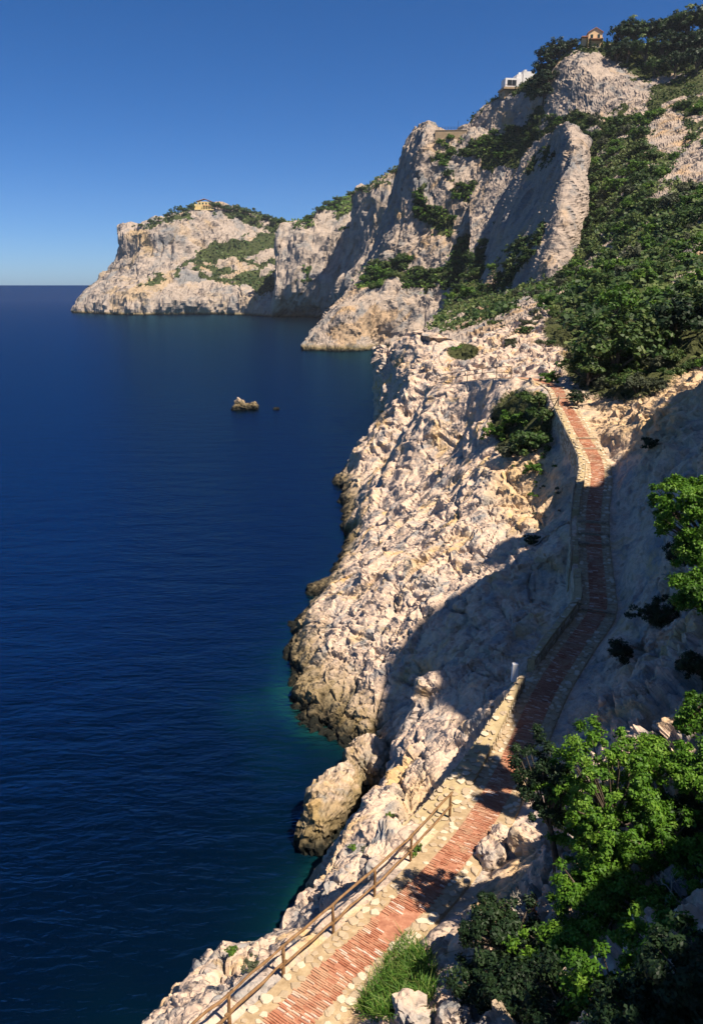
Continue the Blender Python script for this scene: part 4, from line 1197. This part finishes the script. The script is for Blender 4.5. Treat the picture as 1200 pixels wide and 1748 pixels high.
# ---------------------------------------------------------------- plants
def foliage_mat(name, dark, mid, light, trans=0.25):
    m, nt, bs, out = new_mat(name); b = NB(nt)
    oi = b.n('ShaderNodeObjectInfo')
    f = b.math('ADD', b.attr('tint'), b.math('MULTIPLY', b.math('SUBTRACT', oi.outputs['Random'], 0.5), 0.30))
    c = b.ramp(f, [(0.05, dark), (0.5, mid), (0.95, light)])
    b.l(c, bs.inputs['Base Color'])
    bs.inputs['Roughness'].default_value = 0.55
    bs.inputs['Specular IOR Level'].default_value = 0.25
    tr = b.n('ShaderNodeBsdfTranslucent'); b.l(c, tr.inputs['Color'])
    mx = b.n('ShaderNodeMixShader'); mx.inputs[0].default_value = trans
    b.l(bs.outputs[0], mx.inputs[1]); b.l(tr.outputs[0], mx.inputs[2]); b.l(mx.outputs[0], out.inputs['Surface'])
    return m
M_PINE = foliage_mat('bright_foliage', (0.026, 0.075, 0.006), (0.070, 0.175, 0.012), (0.165, 0.29, 0.032), 0.28)
M_MAQ = foliage_mat('maquis_foliage', (0.018, 0.043, 0.010), (0.045, 0.092, 0.019), (0.125, 0.160, 0.045))
M_GRN = foliage_mat('green_foliage', (0.026, 0.068, 0.008), (0.066, 0.150, 0.015), (0.15, 0.235, 0.032))
M_OLIVE = foliage_mat('grey_foliage', (0.030, 0.042, 0.022), (0.075, 0.090, 0.048), (0.13, 0.14, 0.08))
M_DARK = foliage_mat('dark_and_shaded_foliage', (0.008, 0.020, 0.008), (0.016, 0.038, 0.013), (0.034, 0.062, 0.020))  # dark pines, and shrubs whose shade is put into the leaf colour
M_GRASS = foliage_mat('grass_blades', (0.030, 0.085, 0.010), (0.070, 0.18, 0.020), (0.20, 0.24, 0.06), 0.3)

def leaf_cloud(cent, rad, per, ll, lw, seed, center, up=0.45, shell=0.6):
    g = np.random.default_rng(seed)
    cent = np.asarray(cent, float); rad = np.asarray(rad, float)
    n = len(cent) * per
    ci = np.repeat(np.arange(len(cent)), per)
    d = g.normal(size=(n, 3)); d /= np.linalg.norm(d, axis=1)[:, None]
    rr = rad[ci] * (shell + (1 - shell) * g.random(n)) * g.random(n) ** 0.25
    p = cent[ci] + d * rr[:, None] * np.array([1, 1, 0.8])
    outw = cent[ci] - center; outw /= np.linalg.norm(outw, axis=1)[:, None] + 1e-6
    nn = 0.7 * d + 0.5 * outw + np.array([0, 0, up]) + 0.55 * g.normal(size=(n, 3)); nn /= np.linalg.norm(nn, axis=1)[:, None]
    t = g.normal(size=(n, 3)) + 0.8 * d; t -= (t * nn).sum(1)[:, None] * nn; t /= np.linalg.norm(t, axis=1)[:, None] + 1e-6
    bt = np.cross(nn, t)
    l = ll * (0.65 + 0.7 * g.random(n))[:, None]; w = lw * (0.65 + 0.7 * g.random(n))[:, None]
    V = np.stack([p - t * l / 2, p + bt * w / 2 + 0.1 * t * l, p + t * l / 2, p - bt * w / 2 + 0.1 * t * l], 1).reshape(-1, 3)
    F = np.arange(4 * n).reshape(-1, 4)
    ct = g.normal(0.5, 0.14, len(cent))
    tint = np.clip(ct[ci] + g.normal(0, 0.13, n), 0, 1)
    return V, F, np.repeat(tint, 4)
def crown_points(n, R, seed, bottom=-0.35, fill=0.25):
    g = np.random.default_rng(seed); out = []
    while len(out) < n:
        d = g.normal(size=3); d /= np.linalg.norm(d)
        if d[2] < bottom: continue
        q = (0.62 + 0.38 * g.random()) if g.random() > fill else 0.5 * g.random()
        lump = 1 + 0.22 * math.sin(3 * d[0] + seed) + 0.18 * math.cos(4 * d[1] + 2 * seed) + 0.12 * math.sin(7 * d[2] + seed)
        out.append(d * q * lump * np.array(R))
    return np.array(out)
def shrub_mesh(name, nc, per, R, crad, ll, lw, seed, mat, z0=0.45):
    c = crown_points(nc, R, seed, -0.5, 0.2) + np.array([0, 0, z0 * R[2] * 1.4])
    V, F, T = leaf_cloud(c, np.random.default_rng(seed).uniform(0.7, 1.25, nc) * crad, per, ll, lw, seed, np.array([0, 0, 0.2]))
    me = mesh_np(name, V, F, False, {'tint': T}); me.materials.append(mat)
    return me
SHRUBS = {}
for key, mat in (('maq', M_MAQ), ('grn', M_GRN), ('oli', M_OLIVE), ('dark', M_DARK)):
    SHRUBS[key] = [shrub_mesh('foliage', 44, 46, (1.0, 1.0, 0.8), 0.27, 0.17, 0.11, 50 + 7 * k + len(key) * 31, mat) for k in range(3)]
def shrub(name, label, cat, group, key, p, r, tall=1.0, stem=True):
    me = rb.choice(SHRUBS[key])
    if not stem:
        o = link(name, me)
    else:
        o = empty(name)
        c = link('crown', me, None, o)
        link('stem', STEM_ME, M_BARK, o)
    o.location = p; o.rotation_euler = (0, 0, rb.uniform(0, 6.28)); sx = r * rb.uniform(0.9, 1.12)
    o.scale = (sx, r * rb.uniform(0.9, 1.12), r * tall)
    return tag(o, label, cat, group)
V, F = tube_np(np.array([[0, 0, -0.4], [0.05, 0, 0.1], [0.0, 0.06, 0.5], [0.1, 0.1, 0.8]]), np.array([0.09, 0.07, 0.05, 0.02]), 6)
V2, F2 = tube_np(np.array([[0, 0, -0.3], [-0.2, 0.1, 0.2], [-0.4, 0.25, 0.6]]), np.array([0.06, 0.045, 0.015]), 5)
STEM_ME = to_mesh_mixed('stem', np.vstack([V, V2]), [tuple(f) for f in F] + [tuple(int(x) + len(V) for x in f) for f in F2])
STEM_ME.materials.append(M_BARK)

def in_poly(x, y, poly):
    c = False; n = len(poly)
    for i in range(n):
        x1, y1 = poly[i]; x2, y2 = poly[(i + 1) % n]
        if (y1 > y) != (y2 > y) and x < (x2 - x1) * (y - y1) / (y2 - y1) + x1: c = not c
    return c
def scatter(poly, n, rmin, rmax, keys, label, group, vmin=0.3, name='maquis_shrub', tall=(0.75, 1.1), sink=0.15):
    xs = [a for a, _ in poly]; ys = [b for _, b in poly]; made = 0; tries = 0
    used = []
    while made < n and tries < n * 40:
        tries += 1
        u, v = rb.uniform(min(xs), max(xs)), rb.uniform(min(ys), max(ys))
        if not in_poly(u, v, poly): continue
        p, vg, d = pick(u, v)
        if p is None or vg < vmin: continue
        r = rb.uniform(rmin, rmax)
        if any(math.hypot(u - a, v - b) < 0.55 * (r + c) * FPX / d for a, b, c in used): continue
        used.append((u, v, r))
        key = rb.choice(keys); q_ = (r - rmin) / (rmax - rmin)
        word = ('small ' if q_ < 0.33 else 'medium ' if q_ < 0.66 else 'large ') + {'maq': 'dark green', 'grn': 'fresh green', 'oli': 'grey-green', 'dark': 'blackish green'}[key]
        shrub(name, word + ' ' + label, 'shrub', group, key, p - np.array([0, 0, sink * r]), r, rb.uniform(*tall), stem=False)
        made += 1
scatter([(1010, 190), (1110, 200), (1210, 170), (1210, 400), (1010, 400)], 62, 1.6, 3.4, ['maq', 'maq', 'oli', 'grn', 'grn'], 'maquis shrub on the upper hillside right of the rock fin', 'shrubs on the upper hillside')
scatter([(1000, 400), (1210, 380), (1210, 560), (1040, 540), (960, 470), (985, 440)], 46, 1.2, 2.5, ['grn', 'maq', 'grn', 'oli', 'grn'], 'shrub on the slope below the rock fin', 'green shrubs below the fin')
scatter([(880, 500), (990, 450), (1010, 560), (960, 560), (900, 530)], 20, 0.9, 1.7, ['grn', 'maq', 'oli'], 'shrub in the scrub just left of the big dark trees', 'low scrub left of the dark trees', 0.0)
scatter([(800, 235), (905, 200), (935, 205), (1010, 190), (1005, 235), (930, 220), (905, 262), (815, 272), (785, 262)], 34, 1.6, 2.8, ['maq', 'grn', 'maq'], 'shrub on the green ledge between the belvedere and the fin', 'shrubs on the ledge above the main cliff', 0.25)
scatter([(600, 495), (640, 440), (700, 425), (745, 455), (790, 400), (850, 420), (860, 470), (800, 520), (740, 500), (690, 490)], 56, 1.8, 3.3, ['maq', 'grn', 'maq'], 'shrub clinging to the lower ledges of the main cliff', 'shrubs on the lower main cliff')
scatter([(690, 345), (715, 310), (760, 300), (860, 295), (862, 330), (775, 400), (720, 385)], 24, 1.5, 2.6, ['maq', 'grn', 'maq'], 'shrub clinging to the upper face of the main cliff', 'shrubs on the upper main cliff')
scatter([(905, 270), (945, 245), (955, 262), (930, 330), (945, 385), (870, 490), (830, 500), (870, 420), (930, 380), (905, 300)], 24, 1.0, 1.9, ['maq', 'maq', 'dark'], 'shrub growing in the shaded flank of the rock fin', 'shrubs on the rock fin', 0.2)
scatter([(735, 280), (745, 238), (782, 234), (782, 270), (760, 285)], 6, 1.8, 2.8, ['grn'], 'shrub under the belvedere terrace', 'bright shrubs under the belvedere', 0.0)
scatter([(820, 560), (880, 530), (960, 560), (960, 610), (860, 590)], 12, 0.6, 1.2, ['oli', 'oli', 'maq'], 'shrub among the pale rocks below the fin', 'grey shrubs among pale rocks', 0.0)

scatter([(985, 655), (1010, 600), (1210, 570), (1210, 625), (1130, 650), (1060, 668)], 26, 0.7, 1.3, ['maq', 'grn', 'oli'], 'shrub under the big dark trees above the yellow rocks', 'shrubs under the big dark trees', 0.0)
# trees on the skyline: trunk and broad crown
def tree_meshes(seed, mat):
    c = crown_points(46, (1.0, 1.0, 0.62), seed, -0.4, 0.2) + np.array([0, 0, 1.15])
    V, F, T = leaf_cloud(c, np.random.default_rng(seed).uniform(0.7, 1.3, 46) * 0.25, 44, 0.16, 0.10, seed, np.array([0, 0, 0.9]))
    cr = mesh_np('crown', V, F, False, {'tint': T}); cr.materials.append(mat)
    parts = [tube_np(np.array([[0, 0, -0.8], [0.03, 0, 0.3], [0.0, 0.05, 0.8], [0, 0, 1.3]]), np.array([0.10, 0.075, 0.055, 0.02]), 7)]
    for k in range(0, 46, 6):
        parts.append(tube_np(np.array([[0, 0, 0.45], (0.45 * c[k] + 0.55 * np.array([0, 0, 0.7])), c[k]]), np.array([0.04, 0.025, 0.008]), 5))
    Vs, Fs, off = [], [], 0
    for v, f in parts: Vs.append(v); Fs += [tuple(int(x) + off for x in q) for q in f]; off += len(v)
    tr = to_mesh_mixed('trunk', np.vstack(Vs), Fs); tr.materials.append(M_BARK)
    return cr, tr
TREES = {'dark': [tree_meshes(900 + k, M_DARK) for k in range(3)], 'maq': [tree_meshes(930 + k, M_MAQ) for k in range(2)], 'grn': [tree_meshes(950 + k, M_GRN) for k in range(2)]}
def tree(name, label, group, key, p, r, tall=1.0):
    cr, tr = rb.choice(TREES[key])
    o = empty(name, p, rb.uniform(0, 6.28)); o.scale = (r, r, r * tall)
    link('crown', cr, None, o); link('trunk', tr, None, o)
    return tag(o, label, 'tree', group)
for u, v, r in [(922, 132, 5.5), (938, 114, 6.0), (952, 98, 5.0), (966, 88, 4.0), (935, 150, 4.8), (918, 160, 4.2), (925, 172, 4.2)]:
    q, _, d = pick(u, v)
    if q is not None: tree('pine_tree', 'dark pine on the steep ridge between the white villa and the summit house', 'pines left of the summit house', 'dark', q - np.array([0, 0, 1.5]), r, 1.0)
for u, v, r in [(1062, 84, 6.5), (1082, 80, 7), (1105, 84, 7), (1128, 84, 7), (1150, 76, 7), (1172, 70, 7.5), (1196, 62, 7.5), (1215, 60, 7), (1070, 108, 6), (1098, 110, 6.5), (1130, 108, 6.5), (1162, 104, 6.5), (1190, 98, 6.5), (1052, 108, 4.5), (1150, 128, 5.5), (1185, 126, 6), (1115, 132, 5)]:
    q, _, d = pick(u, v)
    if q is not None: tree('hilltop_tree', 'dark tree in the hilltop wood right of the summit house', 'hilltop wood right of the summit house', rb.choice(['dark', 'dark', 'maq']), q - np.array([0, 0, 1.0]), r, 0.95)
for k, u in enumerate((1000, 1007, 1026, 1033)):     # cypresses below the summit house
    q, _, d = pick(u, 84)
    c = np.stack([0.5 * np.cos(np.arange(26) * 2.4) * (1 - np.arange(26) / 30), 0.5 * np.sin(np.arange(26) * 2.4) * (1 - np.arange(26) / 30), np.arange(26) * 0.19], 1)
    V, F, T = leaf_cloud(c, np.full(26, 0.38), 30, 0.3, 0.16, 980 + k, np.array([0, 0, 2.0]))
    o = empty('cypress', q - np.array([0, 0, .5])); me = mesh_np('crown', V, F, False, {'tint': T}); me.materials.append(M_DARK); link('crown', me, None, o)
    V, F = tube_np(np.array([[0, 0, -.6], [0, 0, 2.0], [0, 0, 4.5]]), np.array([.14, .1, .02]), 6); link('trunk', to_mesh_mixed('trunk', V, F), M_BARK, o)
    tag(o, 'slim dark cypress in front of the orange summit house', 'tree', 'cypresses at the summit house')
for u, v, r in [(303, 362, 5.5), (312, 362, 5.0), (327, 357, 5), (334, 355, 5), (366, 356, 6), (374, 356, 5.5), (384, 359, 5.5), (395, 362, 5.5), (406, 364, 6), (418, 367, 6), (430, 370, 6), (442, 374, 6), (455, 378, 6), (468, 382, 6), (480, 386, 6), (412, 374, 5), (436, 380, 5), (285, 372, 4), (270, 377, 4), (255, 382, 4), (295, 368, 4.5), (240, 388, 3.5)]:
    q, _, d = pick(u, v)
    if q is not None: tree('headland_tree', 'rounded tree on the crest of the far headland', 'trees on the far headland crest', 'maq', q - np.array([0, 0, 1]), r, 0.85)
for u, v, r in [(580, 345, 5), (600, 336, 5), (620, 326, 4.5), (545, 364, 5), (525, 374, 5), (560, 355, 5), (640, 317, 4), (672, 300, 4)]:
    q, _, d = pick(u, v)
    if q is not None: tree('ridge_tree', 'small tree on the ridge behind the middle cliff', 'trees on the middle ridge', 'maq', q - np.array([0, 0, 1]), r, 0.7)

# ground cover nobody could count: one object per slope
def cover(name, label, arr, vg, n, size, mat, seed, cl=3, vmin=0.5):
    g = np.random.default_rng(seed)
    pts = arr.reshape(-1, 3); w = vg.ravel()
    u, v, d = project(pts)
    ok = (w > vmin) & (u > -30) & (u < 1260) & (v > 0) & (d > 0)
    idx = np.nonzero(ok)[0]
    if not len(idx): return
    sel = g.choice(idx, n)
    c = pts[sel] + g.normal(size=(n, 3)) * np.array([size, size, 0.3 * size]) * 0.8 + np.array([0, 0, size * 0.25])
    V, F, T = leaf_cloud(c, np.full(n, size * 0.8), cl, size, size * 0.7, seed, c.mean(0), up=1.0, shell=0.3)
    T = np.clip(T + 1.1 * np.repeat(perlin((c / (size * 16)).astype(np.float32), seed) + 0.6 * perlin((c / (size * 5)).astype(np.float32), seed + 1), 4 * cl), 0, 1)
    o = link(name, mesh_np(name, V, F, False, {'tint': T}), mat)
    tag(o, label, 'ground cover', None, 'stuff')
cover('undergrowth', 'dense dark undergrowth covering the right hillside', HILL_A, HILL_V, 26000, 0.9, M_MAQ, 71)
cover('scrub', 'dark green scrub over the top and ledges of the far headland', FAR_A, FAR_V, 5200, 2.4, M_MAQ, 72, 4)
cover('scrub', 'green scrub on the crest of the middle cliff', MID_A, MID_V, 1600, 2.0, M_GRN, 73, 4)
cover('scrub', 'thin scrub on the crest of the second cliff', SEC_A, SEC_V, 500, 2.0, M_MAQ, 74, 4)
cover('scrub', 'green scrub on the ledges of the main cliff', MAIN_A, MAIN_V, 5000, 1.1, M_GRN, 75, 4)
cover('scrub', 'dark scrub on the flank of the rock fin', FIN_A, FIN_V, 2200, 0.8, M_MAQ, 76, 4)

# big dark trees above the upper path
for u, v, r, key, lab in [(1045, 640, 3.2, 'maq', 'big dark rounded tree overhanging the top of the red path'), (1000, 655, 2.0, 'maq', 'dark tree at the bend where the red path disappears'),
                          (1090, 610, 3.0, 'maq', 'broad dark tree uphill of the big rounded one'), (1145, 590, 3.0, 'dark', 'darkest tree at the top of the yellow rocks'),
                          (1050, 545, 2.6, 'grn', 'bright green tree crown behind the big dark one'), (1185, 560, 2.8, 'maq', 'dark tree at the picture edge above the yellow rocks'), (985, 690, 0.9, 'dark', 'small dark bush in the shade right of the log barrier')]:
    q, _, d = pick(u, v)
    tree('evergreen_tree', lab, None, key, q - np.array([0, 0, 0.3 * r]), r, 0.95)
for u, v, r, key, lab in [(845, 745, 1.15, 'grn', 'lowest left bush of the green cluster below the path'), (880, 725, 1.25, 'grn', 'bright bush in the middle of the cluster left of the wall'),
                          (912, 690, 1.3, 'maq', 'dark tall bush at the top of the cluster left of the wall'), (905, 765, 1.7, 'maq', 'largest bush of the cluster seaward of the retaining wall'),
                          (868, 775, 1.1, 'oli', 'greyish bush at the lower edge of the green cluster'), (930, 725, 1.1, 'maq', 'bush touching the seaward face of the retaining wall'), (938, 648, 1.0, 'grn', 'small bush at the turn of the path above the log barrier'),
                          (912, 808, 0.75, 'grn', 'lone small green bush on the yellow earth slope'), (1085, 668, 1.1, 'oli', 'grey-green bush on top of the yellow rocks'), (1125, 665, 0.9, 'oli', 'pale grey bush beside the grey-green one on the yellow rocks'),
                          (783, 606, 1.6, 'grn', 'flat bright bush in the hollow behind the shore pinnacle'), (800, 600, 1.3, 'grn', 'second low bush in the hollow behind the shore pinnacle'),
                          (905, 925, 0.5, 'dark', 'dark tuft at the edge of the big shadow'), (1105, 762, 0.6, 'dark', 'dark bush in the crevice at the edge of the shaded rocks')]:
    q, _, d = pick(u, v)
    shrub('bush', lab, 'bush', None, key, q - np.array([0, 0, 0.1 * r]), r, 0.9)
for k in range(26):   # tiny tufts on the sunlit slope
    u, v = rb.choice([(rb.uniform(560, 720), rb.uniform(1370, 1480)), (rb.uniform(260, 480), rb.uniform(1600, 1740)), (rb.uniform(900, 960), rb.uniform(830, 880)), (rb.uniform(860, 960), rb.uniform(760, 850))])
    q, _, d = pick(u, v)
    if q is not None: shrub('rock_tuft', 'tiny green tuft growing from a crack in the sunlit rock', 'tuft', 'tufts in rock cracks', rb.choice(['grn', 'oli']), q, rb.uniform(0.10, 0.24), 0.8, stem=False)

# ---------------------------------------------------------------- foreground trees on the slope below the viewpoint
def fg_tree(name, label, u, v, Y, R, seed, mat, nt=0, per=105, leaf=(0.085, 0.045), cat='tree', lean=(0.4, -0.3)):
    """crown centre on the sight line (Y None: just in front of the ground seen there); trunk runs down to the slope beneath it"""
    if Y is None:
        q, _, d = pick(u, v); Y = q[1] - 0.55 * R[1] - 0.15
    c0 = PT(u, v, Y)
    bx, by = c0[0] + lean[0], c0[1] + lean[1]
    gz = float(near_z(np.array([bx]), np.array([by]))[0])
    base = np.array([bx, by, min(gz - 0.2, c0[2] - 0.5 * R[2])])
    nt = nt or int(95 * (R[0] * R[1] * R[2]) ** 0.55 + 20)
    tc = crown_points(nt, R, seed, -0.6, 0.15)
    g = np.random.default_rng(seed)
    V, F, T = leaf_cloud(tc, g.uniform(0.12, 0.25, nt), per, leaf[0], leaf[1], seed, np.zeros(3), 0.35, 0.45)
    root = empty(name, base)
    off = c0 - base
    cm = mesh_np('crown', V + off, F, False, {'tint': T}); link('crown', cm, mat, root)
    parts = [tube_np(np.array([[0, 0, -0.4], off * 0.35 + np.array([0.1, 0, 0]), off * 0.75, off]), np.array([0.11, 0.085, 0.06, 0.03]), 8)]
    for k in range(0, nt, 3):
        a = off * 0.8 + 0.35 * tc[k]; parts.append(tube_np(np.array([off * 0.65, a + np.array([0, 0, -0.06]), off + tc[k] * 0.95]), np.array([0.04, 0.025, 0.008]), 5))
    Vs, Fs, o_ = [], [], 0
    for v_, f_ in parts: Vs.append(v_); Fs += [tuple(int(x) + o_ for x in q) for q in f_]; o_ += len(v_)
    link('trunk', to_mesh_mixed('trunk', np.vstack(Vs), Fs), M_BARK, root)
    return tag(root, label, cat)
SIDE = (2.4, -0.8)
for k, (u, v, Y, R, lab) in enumerate([
        (1040, 1350, 15.6, (1.5, 1.25, 1.3), 'largest bright green juniper crown in the lower right'),
        (985, 1400, 16.6, (0.75, 0.7, 0.7), 'left shoulder of juniper foliage beside the black bush'),
        (1120, 1425, 14.8, (1.1, 0.9, 0.8), 'juniper directly below the largest crown'),
        (1110, 1290, 17.2, (0.7, 0.7, 0.6), 'small juniper peeking above the largest crown'),
        (1172, 1320, 15.6, (0.75, 0.75, 0.7), 'juniper spray between the largest crown and the right edge'),
        (1192, 1232, 17.5, (0.62, 0.6, 0.8), 'juniper at the right edge above the largest crown'),
        (1175, 1480, 14.2, (0.85, 0.8, 0.7), 'juniper at the right edge among bare branches'),
        (1040, 1470, 14.6, (0.85, 0.75, 0.6), 'thin juniper between the largest crown and the lower crowns'),
        (1110, 1560, 13.2, (1.0, 0.85, 0.65), 'yellowish juniper mixed with bare twigs'),
        (1005, 1530, 13.8, (0.75, 0.65, 0.6), 'small bright juniper beside the rusty branch'),
        (985, 1635, 12.5, (1.12, 0.9, 0.72), 'lowest bright juniper beside the dark hollow'),
        (1070, 1630, 12.3, (0.65, 0.6, 0.5), 'right half of the lowest juniper group'),
        (1140, 1640, None, (0.85, 0.8, 0.6), 'juniper right of the lowest group near the bottom corner'),
        (1045, 1705, None, (0.75, 0.6, 0.5), 'juniper spray at the very bottom of the picture'),
        (1196, 940, 20.5, (0.6, 0.6, 0.6), 'lower tuft of the green tree at the right edge'),
        (1186, 866, 21.0, (1.05, 1.0, 1.05), 'green tree at the right edge above the shaded rocks'),
        (1196, 1012, 19.5, (0.6, 0.6, 0.65), 'small lit spray of foliage at the right edge in the shaded slope')]):
    fg_tree('juniper', lab, u, v, Y, R, 21 + k, M_PINE, nt=210 if v < 1100 else 0, lean=SIDE if v < 1250 else (0.4, -0.3))
for k, (u, v, R, lab) in enumerate([  # shrubs in the black hollows: their shade is painted as dark leaves
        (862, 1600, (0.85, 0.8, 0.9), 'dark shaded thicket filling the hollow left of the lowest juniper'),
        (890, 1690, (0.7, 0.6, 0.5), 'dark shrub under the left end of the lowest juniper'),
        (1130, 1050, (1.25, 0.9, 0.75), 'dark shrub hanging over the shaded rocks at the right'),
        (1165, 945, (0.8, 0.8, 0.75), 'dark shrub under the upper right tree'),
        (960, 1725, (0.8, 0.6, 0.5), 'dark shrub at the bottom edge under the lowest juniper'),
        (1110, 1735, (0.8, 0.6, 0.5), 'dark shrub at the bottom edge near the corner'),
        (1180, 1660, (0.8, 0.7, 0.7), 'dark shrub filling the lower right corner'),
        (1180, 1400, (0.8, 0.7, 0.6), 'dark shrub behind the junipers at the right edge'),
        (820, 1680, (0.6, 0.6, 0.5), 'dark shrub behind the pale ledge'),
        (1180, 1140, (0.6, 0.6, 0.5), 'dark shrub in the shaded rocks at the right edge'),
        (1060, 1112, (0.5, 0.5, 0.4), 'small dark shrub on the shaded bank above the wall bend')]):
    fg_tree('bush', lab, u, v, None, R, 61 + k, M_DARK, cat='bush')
fg_tree('bush', 'black bush at the right edge of the path casting its shadow over it', 930, 1338, 16.4, (0.85, 0.8, 0.95), 59, M_DARK, cat='bush')  # set nearer to shade the path; its own shade is in the leaf colour
# dead twigs
def twigs(label, u, v, Y, L, seed, mat, lean):
    g = np.random.default_rng(seed); c = PT(u, v, Y); parts = []
    def grow(p, d, l, r, lev):
        q = p + d * l; m = (p + q) / 2 + g.normal(size=3) * l * 0.08
        parts.append(tube_np(np.array([p, m, q]), np.array([r, r * 0.8, r * 0.5]), 4, False))
        if lev < 4:
            for _ in range(3 if lev < 3 else 2):
                dd = d + g.normal(size=3) * 0.5; dd /= np.linalg.norm(dd); grow(p + d * l * g.uniform(0.4, 1), dd, l * 0.66, r * 0.6, lev + 1)
    d = np.array(lean, float); d /= np.linalg.norm(d)
    grow(np.zeros(3), d, L * 0.42, 0.022, 0)
    Vs, Fs, o_ = [], [], 0
    for v_, f_ in parts: Vs.append(v_); Fs += [tuple(int(x) + o_ for x in q) for q in f_]; o_ += len(v_)
    o = link('dead_branch', to_mesh_mixed('dead_branch', np.vstack(Vs), Fs), mat); o.location = c
    return tag(o, label, 'branch')
twigs('bare pale twigs reaching out over the dark hollow', 910, 1555, 14.4, 1.0, 61, M_TWIG, (-0.9, 0.2, 0.5))
twigs('rusty brown dead branch beside the pale twigs', 915, 1580, 14.2, 0.8, 62, M_RUSTTWIG, (0.0, 0.2, 0.9))
twigs('grey dead branches inside the large juniper', 1080, 1300, 16.4, 0.9, 63, M_TWIG, (-0.6, -0.3, 0.6))
twigs('bare twisted branches between the two juniper crowns', 1150, 1540, 13.4, 1.0, 64, M_TWIG, (-0.3, -0.2, 0.9))
twigs('dry twigs hanging below the lowest juniper', 985, 1710, 12.2, 0.7, 65, M_TWIG, (0.4, 0.1, -0.3))
# grass clump beside the lowest path
def grass_patch():
    g = np.random.default_rng(91); pts = []
    while len(pts) < 5200:
        u, v = g.uniform(590, 740), g.uniform(1600, 1745)
        if ell(np.array(u), np.array(v), 668, 1672, 72, 66, 0.3) * 0.9 < g.random() or (u - 600) < (1740 - v) * 0.1 - 10: continue
        if u < 690 - (v - 1600) * 0.65: continue
        q, _, d = pick(u, v, 2)
        if q is None: continue
        pts.append(q + g.normal(size=3) * np.array([.05, .05, .01]))
    pts = np.array(pts); n = len(pts)
    h = g.uniform(0.10, 0.34, n); d = g.normal(size=(n, 2)) * 0.6
    side = g.normal(size=(n, 2)); side /= np.linalg.norm(side, axis=1)[:, None]; w = 0.012
    tip = pts + np.stack([d[:, 0] * h, d[:, 1] * h, h], 1); mid = pts + np.stack([d[:, 0] * h * .3, d[:, 1] * h * .3, h * .6], 1)
    s3 = np.stack([side[:, 0] * w, side[:, 1] * w, np.zeros(n)], 1)
    V = np.stack([pts - s3 - [0, 0, .05], pts + s3 - [0, 0, .05], mid + s3 * .8, mid - s3 * .8, tip], 1).reshape(-1, 3)
    i = np.arange(n)[:, None] * 5
    F = np.concatenate([i + np.array([0, 1, 2, 3]), i + np.array([3, 2, 4, 4])])
    t = np.clip(np.repeat(g.normal(0.5, 0.22, n), 5), 0, 1)
    me = bpy.data.meshes.new('grass')
    me.from_pydata(V.tolist(), [], [tuple(q) for q in np.concatenate([i + np.array([0, 1, 2]), i + np.array([0, 2, 3]), i + np.array([3, 2, 4])]).tolist()])
    at = me.attributes.new('tint', 'FLOAT', 'POINT'); at.data.foreach_set('value', t.astype(np.float32))
    o = link('grass', me, M_GRASS); tag(o, 'clump of fresh green grass beside the lowest stretch of path', 'grass', None, 'stuff')
grass_patch()

# ---------------------------------------------------------------- sea air
V = np.array([(x, y, z) for z in (-30, 175) for x, y in ((-700, -120), (700, -120), (700, 1500), (-700, 1500))], float)
hz = link('haze', mesh_np('haze', V, np.array([[3, 2, 1, 0], [4, 5, 6, 7], [0, 1, 5, 4], [1, 2, 6, 5], [2, 3, 7, 6], [3, 0, 4, 7]])))
m = bpy.data.materials.new('sea_air'); m.use_nodes = True; nt = m.node_tree; nt.nodes.clear()
o_ = nt.nodes.new('ShaderNodeOutputMaterial'); pv_ = nt.nodes.new('ShaderNodeVolumePrincipled')
pv_.inputs['Color'].default_value = (0.80, 0.88, 1.0, 1); pv_.inputs['Density'].default_value = 0.00007; pv_.inputs['Anisotropy'].default_value = 0.2
nt.links.new(pv_.outputs[0], o_.inputs['Volume']); hz.data.materials.append(m)
tag(hz, 'thin blue sea haze over the bay', 'haze', None, 'stuff')
